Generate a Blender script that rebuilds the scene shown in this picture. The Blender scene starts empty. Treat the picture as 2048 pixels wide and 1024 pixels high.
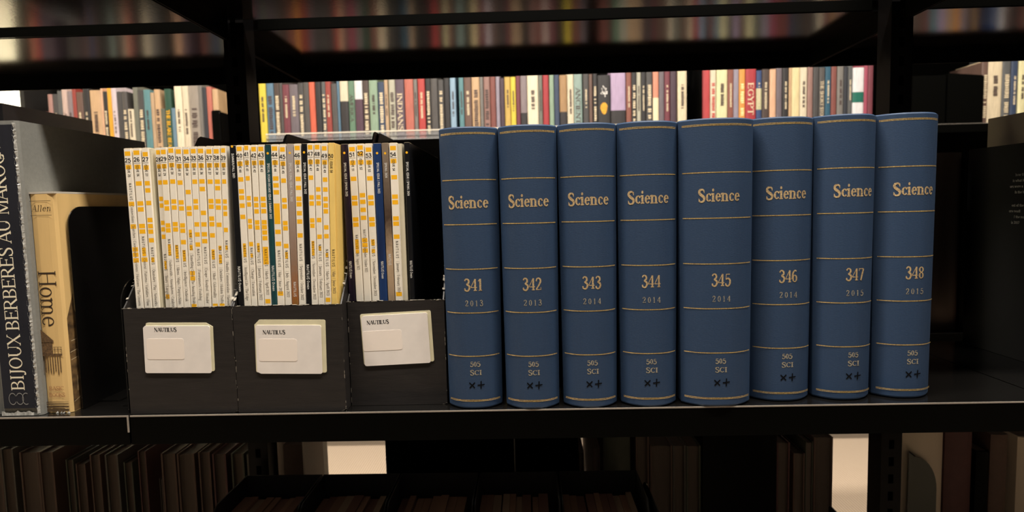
import bpy, math, random
from mathutils import Vector, Matrix
random.seed(7)
SC = bpy.context.scene
COL = SC.collection

# ---------------------------------------------------------------- camera
F, PITCH, YAW, ROLL = 1229.8, .0799, .0256, .0244      # focal length in pixels of a 2048 px wide frame
cd = bpy.data.cameras.new('camera'); cam = bpy.data.objects.new('camera', cd); COL.objects.link(cam)
cd.sensor_fit = 'HORIZONTAL'; cd.sensor_width = 36; cd.lens = F * 36 / 2048
cd.clip_start = .02; cd.clip_end = 50
cd.dof.use_dof = True; cd.dof.focus_distance = .61; cd.dof.aperture_fstop = 8.5
xa = Vector((math.cos(YAW), math.sin(YAW), 0)); fa = Vector((-math.sin(YAW), math.cos(YAW), 0)); ua = Vector((0, 0, 1))
f2 = fa * math.cos(PITCH) - ua * math.sin(PITCH); u2 = ua * math.cos(PITCH) + fa * math.sin(PITCH)
x3 = xa * math.cos(ROLL) - u2 * math.sin(ROLL); u3 = u2 * math.cos(ROLL) + xa * math.sin(ROLL)
M = Matrix((x3, u3, -f2)).transposed().to_4x4(); M.translation = Vector((.405, -.5989, .2019))
cam.matrix_world = M
SC.camera = cam

# ---------------------------------------------------------------- light, world, exposure
w = bpy.data.worlds.new('world'); SC.world = w; w.use_nodes = True
w.node_tree.nodes['Background'].inputs[0].default_value = (1, .9, .8, 1)
w.node_tree.nodes['Background'].inputs[1].default_value = .02
SC.view_settings.view_transform = 'Standard'; SC.view_settings.look = 'None'
SC.view_settings.gamma = 1; SC.view_settings.use_curve_mapping = False
SC.view_settings.exposure = 0.0
def lamp(name, loc, sx, sy, watts, col=(1, .925, .83), rx=0):
    l = bpy.data.lights.new(name, 'AREA'); l.shape = 'RECTANGLE'; l.size = sx; l.size_y = sy
    l.energy = watts; l.color = col
    o = bpy.data.objects.new(name, l); COL.objects.link(o); o.location = loc; o.rotation_euler = (rx, 0, 0)
    return o
lamp('aisle_ceiling_lamp', (.45, -.35, 1.9), 2.4, .10, 128)
lamp('far_aisle_ceiling_lamp', (.2, 1.05, 1.9), 6.0, .14, 150)
lamp('end_wall_lamp', (-2.6, 2.3, 1.85), 1.4, .8, 260)

# ---------------------------------------------------------------- materials
MATS = {}
def lin(c): return tuple((x / 255 / 12.92) if x / 255 <= .04045 else ((x / 255 + .055) / 1.055) ** 2.4 for x in c)
def mat(name, rgb, rough=.6, metal=0, spec=.5, var=0, scale=(40, 40, 40), bump=0, bscale=None, rgb2=None, coat=0, emis=0):
    """rgb is an sRGB triple 0-255; var mixes a noise of a second tone in; bump is in metres"""
    if name in MATS: return MATS[name]
    m = bpy.data.materials.new(name); m.use_nodes = True
    nt = m.node_tree; b = nt.nodes['Principled BSDF']
    c = lin(rgb) + (1,)
    b.inputs['Base Color'].default_value = c; b.inputs['Roughness'].default_value = rough
    b.inputs['Metallic'].default_value = metal; b.inputs['Specular IOR Level'].default_value = spec
    b.inputs['Coat Weight'].default_value = coat; b.inputs['Coat Roughness'].default_value = .15
    tc = nt.nodes.new('ShaderNodeTexCoord')
    if var or rgb2:
        mp = nt.nodes.new('ShaderNodeMapping'); mp.inputs['Scale'].default_value = scale
        nz = nt.nodes.new('ShaderNodeTexNoise'); nz.inputs['Scale'].default_value = 1; nz.inputs['Detail'].default_value = 5
        mx = nt.nodes.new('ShaderNodeMix'); mx.data_type = 'RGBA'
        rp = nt.nodes.new('ShaderNodeMapRange'); rp.inputs['From Min'].default_value = .3; rp.inputs['From Max'].default_value = .7
        nt.links.new(tc.outputs['Object'], mp.inputs[0]); nt.links.new(mp.outputs[0], nz.inputs['Vector'])
        nt.links.new(nz.outputs[0], rp.inputs['Value']); nt.links.new(rp.outputs[0], mx.inputs[0])
        c2 = lin(rgb2) + (1,) if rgb2 else tuple(x * (1 - var) for x in c[:3]) + (1,)
        mx.inputs[6].default_value = c; mx.inputs[7].default_value = c2
        nt.links.new(mx.outputs[2], b.inputs['Base Color'])
    if bump:
        mp = nt.nodes.new('ShaderNodeMapping'); mp.inputs['Scale'].default_value = bscale or scale
        nz = nt.nodes.new('ShaderNodeTexNoise'); nz.inputs['Scale'].default_value = 1; nz.inputs['Detail'].default_value = 4
        bp = nt.nodes.new('ShaderNodeBump'); bp.inputs['Strength'].default_value = 1; bp.inputs['Distance'].default_value = bump
        nt.links.new(tc.outputs['Object'], mp.inputs[0]); nt.links.new(mp.outputs[0], nz.inputs['Vector'])
        nt.links.new(nz.outputs[0], bp.inputs['Height']); nt.links.new(bp.outputs[0], b.inputs['Normal'])
    MATS[name] = m
    return m
PAINT = mat('black_shelf_paint', (13, 12, 11), .13, spec=.9, bump=.00004, bscale=(300, 300, 300))
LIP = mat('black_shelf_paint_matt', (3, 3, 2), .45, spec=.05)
EDGE_GLINT = mat('shelf_edge_highlight', (190, 180, 168), .35, metal=.6)  # pale strips that paint the light caught on shelf edges
BUCKRAM = mat('blue_buckram', (42, 63, 91), .6, spec=.35, var=.12, scale=(420, 420, 1500), bump=.00009, bscale=(420, 420, 1600))
GOLD = mat('gold_foil', (236, 204, 128), .3, metal=.3, rgb2=(158, 122, 74), scale=(900, 900, 900))
GOLDTEXT = mat('gold_foil_lettering', (232, 206, 156), .38, metal=.2, rgb2=(150, 118, 84), scale=(700, 700, 1200))
PALEGOLD = mat('faded_gold_lettering', (206, 192, 160), .4, metal=.2, rgb2=(108, 106, 104), scale=(900, 900, 900))
INK = mat('black_ink', (7, 8, 12), .8, spec=.1)
PAGES = mat('page_edges', (196, 178, 146), .85, var=.3, scale=(2600, 4, 4))
SHADEDPAGES = mat('shaded_page_edges', (100, 88, 78), .85, var=.35, scale=(2600, 4, 4))  # page colour darkened to stand in for shade between the shelves
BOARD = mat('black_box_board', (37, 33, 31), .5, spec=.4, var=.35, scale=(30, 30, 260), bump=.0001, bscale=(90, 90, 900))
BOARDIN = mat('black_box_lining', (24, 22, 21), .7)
WORN = mat('worn_board_edge', (150, 142, 128), .8)
CARD = mat('cream_label_card', (232, 224, 216), .6, var=.08, scale=(60, 60, 60))
CARD2 = mat('yellowed_label_card', (214, 206, 172), .6, var=.12, scale=(60, 60, 60))
STICK = mat('label_sticker', (238, 226, 214), .5)
BLACKTXT = mat('black_print', (22, 20, 20), .6)
GREYTXT = mat('grey_print', (96, 90, 84), .6)
WHITETXT = mat('white_print', (225, 222, 215), .6)
MAGWHITE = mat('white_magazine_stock', (240, 231, 214), .45, var=.06, scale=(80, 80, 20))
MAGYEL = mat('yellow_print', (247, 182, 24), .45)

# ---------------------------------------------------------------- mesh helpers
class MB:
    def __init__(s): s.v = []; s.f = []
    def poly(s, pts):
        n = len(s.v); s.v += [tuple(p) for p in pts]; s.f.append(tuple(range(n, n + len(pts)))); return s
    def box(s, x0, x1, y0, y1, z0, z1, b=0):
        if b: return s.prism([(x0 + b, y0), (x1 - b, y0), (x1, y0 + b), (x1, y1 - b), (x1 - b, y1), (x0 + b, y1), (x0, y1 - b), (x0, y0 + b)], z0, z1)
        n = len(s.v)
        s.v += [(x0, y0, z0), (x1, y0, z0), (x1, y1, z0), (x0, y1, z0), (x0, y0, z1), (x1, y0, z1), (x1, y1, z1), (x0, y1, z1)]
        s.f += [tuple(n + i for i in q) for q in ((0, 3, 2, 1), (4, 5, 6, 7), (0, 1, 5, 4), (1, 2, 6, 5), (2, 3, 7, 6), (3, 0, 4, 7))]
        return s
    def prism(s, pts, a, b, axis='z', shear=(0, 0)):
        """extrude a closed outline; axis z: pts are (x, y); axis x: pts are (y, z); axis y: pts are (x, z)"""
        n = len(s.v); k = len(pts)
        for j, h in enumerate((a, b)):
            for p in pts:
                if axis == 'z': s.v.append((p[0] + shear[0] * j, p[1] + shear[1] * j, h))
                elif axis == 'x': s.v.append((h, p[0], p[1]))
                else: s.v.append((p[0], h, p[1]))
        s.f += [tuple(n + i for i in reversed(range(k))), tuple(n + k + i for i in range(k))]
        s.f += [(n + i, n + (i + 1) % k, n + k + (i + 1) % k, n + k + i) for i in range(k)]
        return s
    def ring(s, loops):
        """loops: list of (outer, inner) closed XY rings with z: a thin-walled open shell, extruded through the levels"""
        n = len(s.v); k = len(loops[0][0])
        for lp, z in loops: s.v += [(p[0], p[1], z) for p in lp]
        for j in range(len(loops) - 1):
            for i in range(k):
                a = n + j * k + i; b = n + j * k + (i + 1) % k
                s.f.append((a, b, b + k, a + k))
        return s
    def build(s, name, m, parent=None, loc=(0, 0, 0), smooth=None, rot=None, solid=None):
        me = bpy.data.meshes.new(name); me.from_pydata(s.v, [], s.f); me.update()
        if solid:
            import bmesh
            b = bmesh.new(); b.from_mesh(me); bmesh.ops.recalc_face_normals(b, faces=b.faces); b.to_mesh(me); b.free()
        if smooth:
            for p in me.polygons: p.use_smooth = True
            me.set_sharp_from_angle(angle=math.radians(smooth))
        if m: me.materials.append(m)
        o = bpy.data.objects.new(name, me); COL.objects.link(o)
        if parent: o.parent = parent
        o.location = loc
        if rot: o.rotation_euler = rot
        return o
def tag(o, label, cat, group=None):
    o['label'] = label; o['category'] = cat
    if group: o['group'] = group
    return o
def thing(name, label, cat, loc=(0, 0, 0), rot=(0, 0, 0), group=None):
    o = bpy.data.objects.new(name, None); COL.objects.link(o); o.location = loc; o.rotation_euler = rot
    o.empty_display_size = .02
    return tag(o, label, cat, group)
def struct(name, mb, m):
    o = mb.build(name, m); o['kind'] = 'structure'; return o
ONES = 'zeroth first second third fourth fifth sixth seventh eighth ninth tenth eleventh twelfth thirteenth fourteenth fifteenth sixteenth seventeenth eighteenth nineteenth'.split()
TENS = {2: 'twenty', 3: 'thirty', 4: 'forty', 5: 'fifty'}
def nth(n):
    if n < 20: return ONES[n]
    t, u = divmod(n, 10)
    return TENS[t][:-1] + 'ieth' if u == 0 else TENS[t] + '-' + ONES[u]

# ---------------------------------------------------------------- lettering: a small drawn alphabet (cap height 7, x height 4.9)
G = {
'A': '6.6;l 0.3 0 3.1 7;L 3.1 7 6.2 0;h 1.3 4.6 2.4;z -.5 1.2 0;z 5 7.1 0', 'B': '6.3;v 1 0 7 3;a 2.9 5.3 2 1.7 -90 90;h 1 2.9 7;h 1 3.1 3.6;a 3.1 1.8 2.4 1.8 -90 90;h 1 3.1 0',
'C': '6.9;a 3.7 3.5 3.2 3.5 48 312;z2 6 4.9 6.9', 'D': '7.2;v 1 0 7 3;a 2.9 3.5 3.5 3.5 -90 90;h 1 2.9 7;h 1 2.9 0', 'E': '6.1;v 1 0 7 3;h 1 5.2 7;h 1 5.4 0;h 1 4.2 3.6;z2 5.2 5.5 7;z2 5.4 0 1.5;z2 4.2 2.9 4.3',
'F': '5.7;v 1 0 7 3;h 1 5.2 7;h 1 4.2 3.6;z2 5.2 5.5 7;z2 4.2 2.9 4.3', 'G': '7.3;a 3.7 3.5 3.2 3.5 48 320;z2 6 4.9 6.9;v 6.1 .5 3.1 2', 'H': '7.5;v 1 0 7 3;v 6.1 0 7 3;h 1 6.1 3.6', 'I': '2.8;v 1.4 0 7 3',
'J': '3.8;v 2.4 1 7 2;p 2.4 1.2 1 2 -.8 .5 .6 -1.3 .3;o .6 -1 .5', 'K': '6.8;v 1 0 7 3;l 5.9 7 1.3 3;L 2.8 4.3 6 0;z 5 7.1 0;z 4.8 6.7 7', 'L': '5.6;v 1 0 7 3;h 1 5.1 0;z2 5.1 0 1.8',
'M': '8.8;n 1.1 0 7 1;L 1 7 4.3 .4;l 4.3 .4 7.4 7;v 7.6 0 7 3;z .2 1.4 7', 'N': '7.4;n 1.1 0 7 1;L 1.1 7 6.2 0;n 6.2 0 7 2;z .2 1.4 7', 'O': '7.4;a 3.7 3.5 3.2 3.5 0 360', 'P': '6;v 1 0 7 3;a 3 5.1 2.3 1.9 -90 90;h 1 3 7;h 1 3 3.2',
'Q': '7.4;a 3.7 3.5 3.2 3.5 0 360;L 4 1 6.5 -1', 'R': '6.8;v 1 0 7 3;a 3 5.2 2.2 1.8 -90 90;h 1 3 7;h 1 3 3.4;L 3.1 3.4 6.2 0;z 5.6 7.1 0',
'S': '5.4;p 4.7 5.7 .1 4 6.8 .3 2.7 7 .4 1.2 6.5 .8 .9 5.2 1 2.2 4 1 3.8 3.1 1 4.7 2 1 4.3 .6 .7 2.9 0 .3 1.4 .2 .3 .7 1.4 .1;z2 4.8 5 6.9;z2 .7 .1 2', 'T': '6.3;v 3.15 0 7 1;h .2 6.1 7;z2 .2 5.3 7;z2 6.1 5.3 7',
'U': '7.2;v 1.2 2 7 2;a 3.6 2.2 2.4 2.2 180 360;n 6 2.2 7 2', 'V': '6.6;L .4 7 3.3 0;l 3.3 0 6.1 7;z -.4 1.3 7;z 5.3 7 7', 'W': '9.4;L .4 7 2.6 0;l 2.6 0 4.7 6.6;L 4.7 6.6 6.8 0;l 6.8 0 9 7;z -.4 1.3 7;z 8.2 9.8 7', 'X': '6.6;L .7 7 5.9 0;l .7 0 5.8 7;z -.1 1.5 0;z 5 6.8 0;z -.1 1.5 7;z 5 6.6 7',
'Y': '6.4;L .4 7 3.2 3.4;l 3.2 3.4 6 7;v 3.2 0 3.5 1;z -.4 1.2 7;z 5.2 6.8 7', 'Z': '6;h .6 5.5 7;h .4 5.7 0;L 5.4 6.8 .6 .2',
'a': '5.2;v 3.9 0 3.2 0;p .9 3.8 .5 2.1 4.8 .2 3.5 4.4 .7 3.9 3.1 1;a 2.2 1.4 1.6 1.4 0 360;z 3.9 5 0', 'b': '5.8;v 1.3 0 7 4;a 3.1 2.4 2 2.4 0 360', 'c': '5;a 3 2.45 2.3 2.4 48 315;o 4.3 3.8 .5', 'd': '6;v 4.5 0 7 4;a 2.7 2.4 2 2.4 0 360;z 4.5 5.6 0',
'e': '5.3;a 2.8 2.45 2.2 2.4 0 318;h .7 5 2.7', 'f': '3.4;v 1.5 0 5.8 1;p 1.5 5.6 1 2.1 6.9 .4 3.3 6.7 .6;h .2 3 4.7', 'g': '5.5;a 2.6 3.1 1.8 1.7 0 360;p 1.6 1.6 .2 1.2 .7 .6 3 .1 1 4.6 -.8 .8 3 -2.1 .3 .9 -1.5 .4 1.6 -.3 .2;l 4 4.4 5.2 4.9',
'h': '6;v 1.3 0 7 5;v 4.6 0 3.2 1;a 3 3.2 1.6 1.6 0 180', 'i': '2.8;v 1.4 0 4.9 5;o 1.4 6.6 .75', 'j': '2.7;v 1.3 -1 4.9 4;o 1.3 6.6 .7', 'k': '5.8;v 1.3 0 7 5;l 1.5 2.2 4.6 4.9;L 2.6 2.9 5 0;z 4.1 5.8 0;z 3.6 5.4 4.9', 'l': '2.8;v 1.4 0 7 5',
'm': '8.9;v 1.3 0 4.9 5;v 4.4 0 3.3 1;v 7.5 0 3.3 1;a 2.9 3.3 1.5 1.5 0 180;a 6 3.3 1.5 1.5 0 180', 'n': '6.1;v 1.3 0 4.9 5;v 4.7 0 3.2 1;a 3.05 3.2 1.65 1.6 0 180', 'o': '5.4;a 2.7 2.45 2.2 2.45 0 360', 'p': '5.8;v 1.3 -2.2 4.9 5;a 3.1 2.45 2 2.4 0 360',
'q': '5.8;v 4.4 -2.2 4.9 1;a 2.7 2.45 2 2.4 0 360', 'r': '4.1;v 1.3 0 4.9 5;p 1.4 3.2 .2 2.2 4.5 .4 3.3 4.7 .6;o 3.4 4.2 .55', 's': '4.2;p 3.5 3.9 .2 2.6 4.8 .3 1.2 4.4 .7 1 3.5 .9 2.2 2.6 1 3.5 1.7 .9 3.4 .6 .7 2.1 .1 .3 .7 .9 .2', 't': '3.5;v 1.6 .9 6 0;p 1.6 1 1 2.1 .15 .6 3.2 .6 .2;h .4 3.1 4.7',
'u': '6;v 1.3 1.6 4.9 4;v 4.5 0 4.9 4;a 2.9 1.6 1.6 1.6 180 360;z 4.5 5.5 0', 'v': '5.4;L .7 4.9 2.8 0;l 2.8 0 4.8 4.9;z -.1 1.7 4.9;z 3.9 5.6 4.9', 'w': '7.8;L .7 4.9 2.4 0;l 2.4 0 4 4.7;L 4 4.7 5.6 0;l 5.6 0 7.2 4.9;z 0 1.6 4.9;z 6.4 7.9 4.9', 'x': '5.4;L .8 4.9 4.5 0;l .9 0 4.4 4.9;z 0 1.7 0;z 3.6 5.3 0;z 0 1.7 4.9;z 3.6 5.2 4.9',
'y': '5.4;L .7 4.9 2.8 0;l 1.6 -2 4.8 4.9;o 1.3 -1.7 .5;z -.1 1.7 4.9;z 3.9 5.6 4.9', 'z': '4.6;h .5 4.1 4.9;h .4 4.2 0;L 4 4.7 .6 .2',
'0': '5.2;a 2.6 3.5 2.05 3.5 0 360', '1': '4.2;v 2.2 0 7 1;l .6 5.6 2.2 7', '2': '5.2;p .8 5.2 .7 1.2 6.5 .5 2.6 7 .4 4.1 6.1 .9 4.1 4.8 1 2.9 3 .7 .6 .4 .3;h .5 4.5 .3;z2 4.6 .1 1.6', '3': '5.2;p .9 5.9 .6 1.5 6.8 .4 2.7 7 .4 3.9 6.2 .9 3.8 4.8 .9 2.2 3.9 .2 4 3.1 .9 4.5 1.9 1 3.7 .5 .8 2.3 0 .4 .7 .8 .7;o .9 1.1 .55',
'4': '5.4;v 3.7 0 7 1;l .3 2.1 3.6 7;h .3 5.1 2', '5': '5.2;h 1.3 4.3 6.8;l 1.3 6.8 1.1 3.8;p 1.1 3.8 .2 2.5 4.4 .5 4.1 3.7 .9 4.5 2.2 1 3.7 .6 .8 2.2 0 .4 .7 .8 .7;o .9 1.1 .55', '6': '5.2;p 4 6.5 .5 2.6 6.9 .3 1.1 5.4 .9 .7 3 1 .7 2 1;a 2.6 2.2 2 2.2 0 360', '7': '5;h .6 4.6 6.8;L 4.5 6.7 2 0;z2 .6 5.4 7',
'8': '5.2;a 2.6 5.3 1.6 1.7 0 360;a 2.6 1.9 2 1.9 0 360', '9': '5.2;a 2.6 4.8 2 2.2 0 360;p 4.6 5 1 4.4 3 .9 3.4 1 .6 1.4 .1 .3', '/': '3.6;l 0 -1 3.2 7.4', '|': '3;q 1.5 -1.5 7.5', ' ': '2.8', '.': '2;o 1 .4 .5', '+': '6;h .4 5.6 3;q 3 .4 5.6',
}
G['\xc8'] = G['E'] + ';l 1.6 9.6 3.6 7.9'
def glyph_polys(ch, T, t, serif):
    parts = G[ch].split(';'); out = []
    def seg(x0, y0, x1, y1, wd):
        dx, dy = x1 - x0, y1 - y0; L = math.hypot(dx, dy) or 1; nx, ny = -dy / L * wd / 2, dx / L * wd / 2
        out.append([(x0 - nx, y0 - ny), (x1 - nx, y1 - ny), (x1 + nx, y1 + ny), (x0 + nx, y0 + ny)])
    def strip(P):
        n = len(P); E = []
        for i in range(n):
            a = P[max(0, i - 1)]; b = P[min(n - 1, i + 1)]
            dx, dy = b[0] - a[0], b[1] - a[1]; L = math.hypot(dx, dy) or 1
            E.append((-dy / L * P[i][2] / 2, dx / L * P[i][2] / 2))
        for i in range(n - 1):
            out.append([(P[i][0] - E[i][0], P[i][1] - E[i][1]), (P[i + 1][0] - E[i + 1][0], P[i + 1][1] - E[i + 1][1]),
                        (P[i + 1][0] + E[i + 1][0], P[i + 1][1] + E[i + 1][1]), (P[i][0] + E[i][0], P[i][1] + E[i][1])])
    sl = T / 2 + .62
    for q in parts[1:]:
        k = q.split(); op = k[0]; a = [float(x) for x in k[1:]]
        if op in 'vnq':
            wd = T if op == 'v' else t if op == 'n' or serif else T
            x, y0, y1 = a[:3]; s = int(a[3]) if len(a) > 3 else 0
            out.append([(x - wd / 2, y0), (x + wd / 2, y0), (x + wd / 2, y1), (x - wd / 2, y1)])
            if serif:
                g = wd / 2 + .62
                if s & 1: out.append([(x - g, y0), (x + g, y0), (x + g, y0 + t), (x - g, y0 + t)])
                if s & 2: out.append([(x - g, y1 - t), (x + g, y1 - t), (x + g, y1), (x - g, y1)])
                if s & 4: out.append([(x - g - .2, y1 - t - .25), (x - wd / 2 + .05, y1 - t - .5), (x - wd / 2 + .05, y1), (x - g - .2, y1 - .25)])
        elif op == 'h':
            y = a[2]; d = t / 2; y = min(max(y, d), 7 - d) if 0 <= y <= 7 else y
            out.append([(a[0], y - d), (a[1], y - d), (a[1], y + d), (a[0], y + d)])
        elif op == 'z':
            if serif:
                y = a[2]; y0, y1 = (0, t) if y == 0 else (y - t, y)
                out.append([(a[0], y0), (a[1], y0), (a[1], y1), (a[0], y1)])
        elif op == 'z2':
            if serif: out.append([(a[0] - .35, a[1]), (a[0] + .1, a[1]), (a[0] + .1, a[2]), (a[0] - .35, a[2])])
        elif op == 'l': seg(*a[:4], t)
        elif op == 'L': seg(*a[:4], T)
        elif op == 'o':
            r = a[2] * (.75 + T * .25) if serif else T * .6
            out.append([(a[0] + r * math.cos(j * math.pi / 5), a[1] + r * math.sin(j * math.pi / 5)) for j in range(10)])
        elif op == 'a':
            cx, cy, rx, ry, a0, a1 = a; n = max(6, int(abs(a1 - a0) / 16)); P = []
            for j in range(n + 1):
                th = math.radians(a0 + (a1 - a0) * j / n); c = abs(math.cos(th)) ** 1.4
                wd = t + (T - t) * c; r1 = rx - wd / 2 + (T * .5 if rx < 1.9 else .2); r2 = ry - wd / 2
                P.append((cx + r1 * math.cos(th), cy + r2 * math.sin(th), wd))
            strip(P)
        elif op == 'p':
            Q = [(a[i], a[i + 1], t + (T - t) * a[i + 2]) for i in range(0, len(a), 3)]; P = []
            for i in range(len(Q) - 1):
                p0, p1, p2, p3 = Q[max(0, i - 1)], Q[i], Q[i + 1], Q[min(len(Q) - 1, i + 2)]
                for j in range(4):
                    u = j / 4
                    P.append(tuple(.5 * (2 * p1[k] + (p2[k] - p0[k]) * u + (2 * p0[k] - 5 * p1[k] + 4 * p2[k] - p3[k]) * u * u + (3 * p1[k] - p0[k] - 3 * p2[k] + p3[k]) * u ** 3) for k in range(3)))
            P.append(Q[-1]); strip(P)
    return out, float(parts[0])
def text_polys(s, cap, T=.95, t=.35, serif=True, track=0, width=None, slant=0):
    """polygons of a line of text starting at u=0 on the baseline v=0; cap is the capital height in metres"""
    x = 0; out = []
    for ch in s:
        ps, adv = glyph_polys(ch, T, t, serif)
        out += [[(x + p[0] + slant * p[1], p[1]) for p in q] for q in ps]
        x += adv + track
    k = cap / 7; x -= track; kx = k if width is None else width / x
    return [[(p[0] * kx, p[1] * k) for p in q] for q in out], x * kx
def put_text(name, s, m, parent, pos, cap, mode='h', align='c', surf=None, y=-.00015, rot=0, **kw):
    """mode h: reads across; d: reads downwards; u: reads upwards.  surf(x, z) gives the local y of the surface"""
    ps, L = text_polys(s, cap, **kw)
    off = {'c': -L / 2, 'l': 0, 'r': -L}[align]; mb = MB()
    cr, sr = math.cos(rot), math.sin(rot)
    for i, q in enumerate(ps):
        P = []
        for u, v in q:
            u += off
            if mode == 'd': X, Z = pos[0] + v, pos[1] - u
            elif mode == 'u': X, Z = pos[0] - v, pos[1] + u
            else: X, Z = pos[0] + u * cr - v * sr, pos[1] + v * cr + u * sr
            P.append((X, (surf(X, Z) if surf else 0) + y - (i % 7) * 1.5e-6, Z))
        mb.poly(P)
    return mb.build(name, m, parent)

# ---------------------------------------------------------------- the room
FLOORZ = -.70
CARPET = mat('ribbed_beige_carpet', (206, 186, 160), .95)
nt = CARPET.node_tree; tc = nt.nodes.new('ShaderNodeTexCoord'); wv = nt.nodes.new('ShaderNodeTexWave'); wv.wave_type = 'BANDS'; wv.bands_direction = 'X'
wv.inputs['Scale'].default_value = 2 * math.pi / 20 / .0085 ; wv.inputs['Distortion'].default_value = .6; wv.inputs['Detail Scale'].default_value = 8
cr = nt.nodes.new('ShaderNodeValToRGB'); cr.color_ramp.elements[0].color = lin((138, 118, 98)) + (1,); cr.color_ramp.elements[1].color = lin((178, 160, 138)) + (1,)
nt.links.new(tc.outputs['Object'], wv.inputs['Vector']); nt.links.new(wv.outputs['Fac'], cr.inputs[0]); nt.links.new(cr.outputs[0], nt.nodes['Principled BSDF'].inputs['Base Color'])
WALLM = mat('pale_cream_wall', (238, 236, 212), .8)
DARKWALL = mat('dark_wall', (30, 27, 25), .9)
struct('floor', MB().box(-3.6, 4.0, -2.2, 3.4, FLOORZ - .05, FLOORZ), CARPET)
struct('ceiling', MB().box(-3.6, 4.0, -2.2, 3.4, 2.0, 2.05), mat('ceiling_tile', (120, 116, 108), .9))
struct('wall_back', MB().box(-3.6, 4.0, 3.4, 3.45, FLOORZ, 2.0), WALLM)
struct('wall_left', MB().box(-3.65, -3.6, -2.2, 3.4, FLOORZ, 2.0), WALLM)
struct('wall_right', MB().box(4.0, 4.05, -2.2, 3.4, FLOORZ, 2.0), DARKWALL)
struct('wall_front', MB().box(-3.6, 4.0, -1.25, -1.2, FLOORZ, 2.0), DARKWALL)

# ---------------------------------------------------------------- shelving: steel trays hung on slotted uprights
SH = .469                       # from one shelf surface to the next
def shelf(x0, x1, y0, y1, z, label, front=-1, bracket=True, group=None, m=PAINT, mlip=LIP):
    """an inverted steel tray; z is its top surface, front -1 when its face looks towards the nearer aisle"""
    r = thing('shelf', label, 'shelf', ((x0 + x1) / 2, (y0 + y1) / 2, z), group=group)
    hx, hy, lp = (x1 - x0) / 2, (y1 - y0) / 2, .0297
    MB().box(-hx, hx, -hy, hy, -.0016, 0).build('tray', m, r)
    yf = -hy if front < 0 else hy
    MB().box(-hx, hx, min(yf, yf - front * .0014), max(yf, yf - front * .0014), -lp, -.0016).build('front_lip', mlip, r)
    e = MB().box(-hx, hx, min(yf - front * .0006, yf + front * .0003), max(yf - front * .0006, yf + front * .0003), -.0010, .00035)
    e.build('edge_highlight', EDGE_GLINT, r)  # painted highlight line along the front edge
    if front < 0 and y0 == 0: MB().box(hx - .0012, hx + .0002, -hy - .0006, -hy + .0006, -.017, .0002).build('corner_highlight', EDGE_GLINT, r)  # painted glint on the lip end where two bays meet
    for s in (-1, 1):
        MB().box(s * hx - (.0014 if s > 0 else 0), s * hx + (0 if s > 0 else .0014), -hy + .002, hy - .002, -lp, -.0016).build('side_flange', mlip, r)
    return r
UPR = mat('black_upright_paint', (9, 8, 8), .35, spec=.08)
def upright(x, y0, y1, z0, z1, label, w=.029, slots=True, group=None):
    r = thing('upright', label, 'upright', (x, (y0 + y1) / 2, z0), group=group)
    h = z1 - z0; hy = (y1 - y0) / 2
    MB().box(-w / 2, w / 2, -hy, hy, 0, h).build('post', UPR, r)
    if slots:
        mb = MB(); n = int(h / .0254)
        for i in range(n): mb.box(-.0035, .0035, -hy - .0003, -hy + .001, .012 + i * .0254, .012 + i * .0254 + .013)
        o = mb.build('slots', mat('slot_void', (1, 1, 1), 1, spec=0), r)
    return r
BAYS = [(-.914, -.0035, 'bay of the art book'), (-.0015, .9175, 'middle bay'), (.9195, 1.835, 'bay beyond the blue volumes')]
LV = [(1, 'upper'), (0, 'eye-level'), (-1, 'lower')]
for k, lv in LV:
    for (a, b, bn) in BAYS:
        shelf(a, b, 0, .262, k * SH, f'black steel {lv} shelf of the near side, {bn}')
        shelf(a, b, .316, .545, k * SH, f'black steel {lv} shelf facing the next aisle, {bn}', front=1)
for x, t in ((.005, 'between the magazines and the bay of grey art books'), (.9165, 'behind the blue volume 348'), (-.909, 'at the far end of the grey art book bay'), (1.83, 'at the end of the bay past the blue volumes')):
    upright(x, .264, .297, FLOORZ, 1.25, 'black slotted steel upright ' + t)
for x0, x1, t in ((-.894, -.0095, 'behind the tan book'), (.0195, .902, 'high behind the middle bay'), (.931, 1.815, 'high behind the bay past the blue volumes')):
    tag(MB().box(x0, x1, .3122, .3142, .4685, .62).build('added_gap_backstop', LIP), 'added black backstop darkening the shelf gap ' + t, 'added backstop')  # added sheet that keeps the gap between the trays black

# ---------------------------------------------------------------- the eight blue bound volumes
def arc_profile(hw, bulge, n=44, p=2.5):
    return [(-hw + 2 * hw * i / n, bulge * abs(-1 + 2 * i / n) ** p) for i in range(n + 1)]
def hollow_cover(hw, depth, h, bulge, th=.003, rnd=.0022, p=2.5):
    """spine and two boards as one bent shell, open at the fore edge, rounded at head and tail"""
    def loop(ins, s=0):
        ins0 = ins; ins = ins + s
        o = arc_profile(hw - ins, bulge, p=p); o = [(x, y + ins0) for x, y in o]
        i_ = arc_profile(hw - th - s, bulge * .9, p=p); i_ = [(x, y + th) for x, y in i_]
        return [(-hw + ins, depth)] + o + [(hw - ins, depth)] + [(hw - th - s, depth)] + i_[::-1] + [(-hw + th + s, depth)]
    mb = MB()
    tp = .0020
    L = [(loop(rnd * .9, tp), 0), (loop(rnd * .35, tp), rnd * .35), (loop(0, tp), rnd), (loop(0, tp * .45), h * .5), (loop(0), h - rnd * .6), (loop(rnd * .5), h)]
    mb.ring(L)
    k = len(L[0][0]); m = k // 2
    for j, flip in ((0, 1), (len(L) - 1, 0)):
        for i in range(m - 1):
            a, b, c, d = j * k + i, j * k + i + 1, j * k + k - 2 - i, j * k + k - 1 - i
            mb.f.append((a, d, c, b) if flip else (a, b, c, d))
    return mb
SCI_X = [.3191, .3780, .4362, .4946, .5544, .6273, .6915, .7531, .8153]
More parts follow.
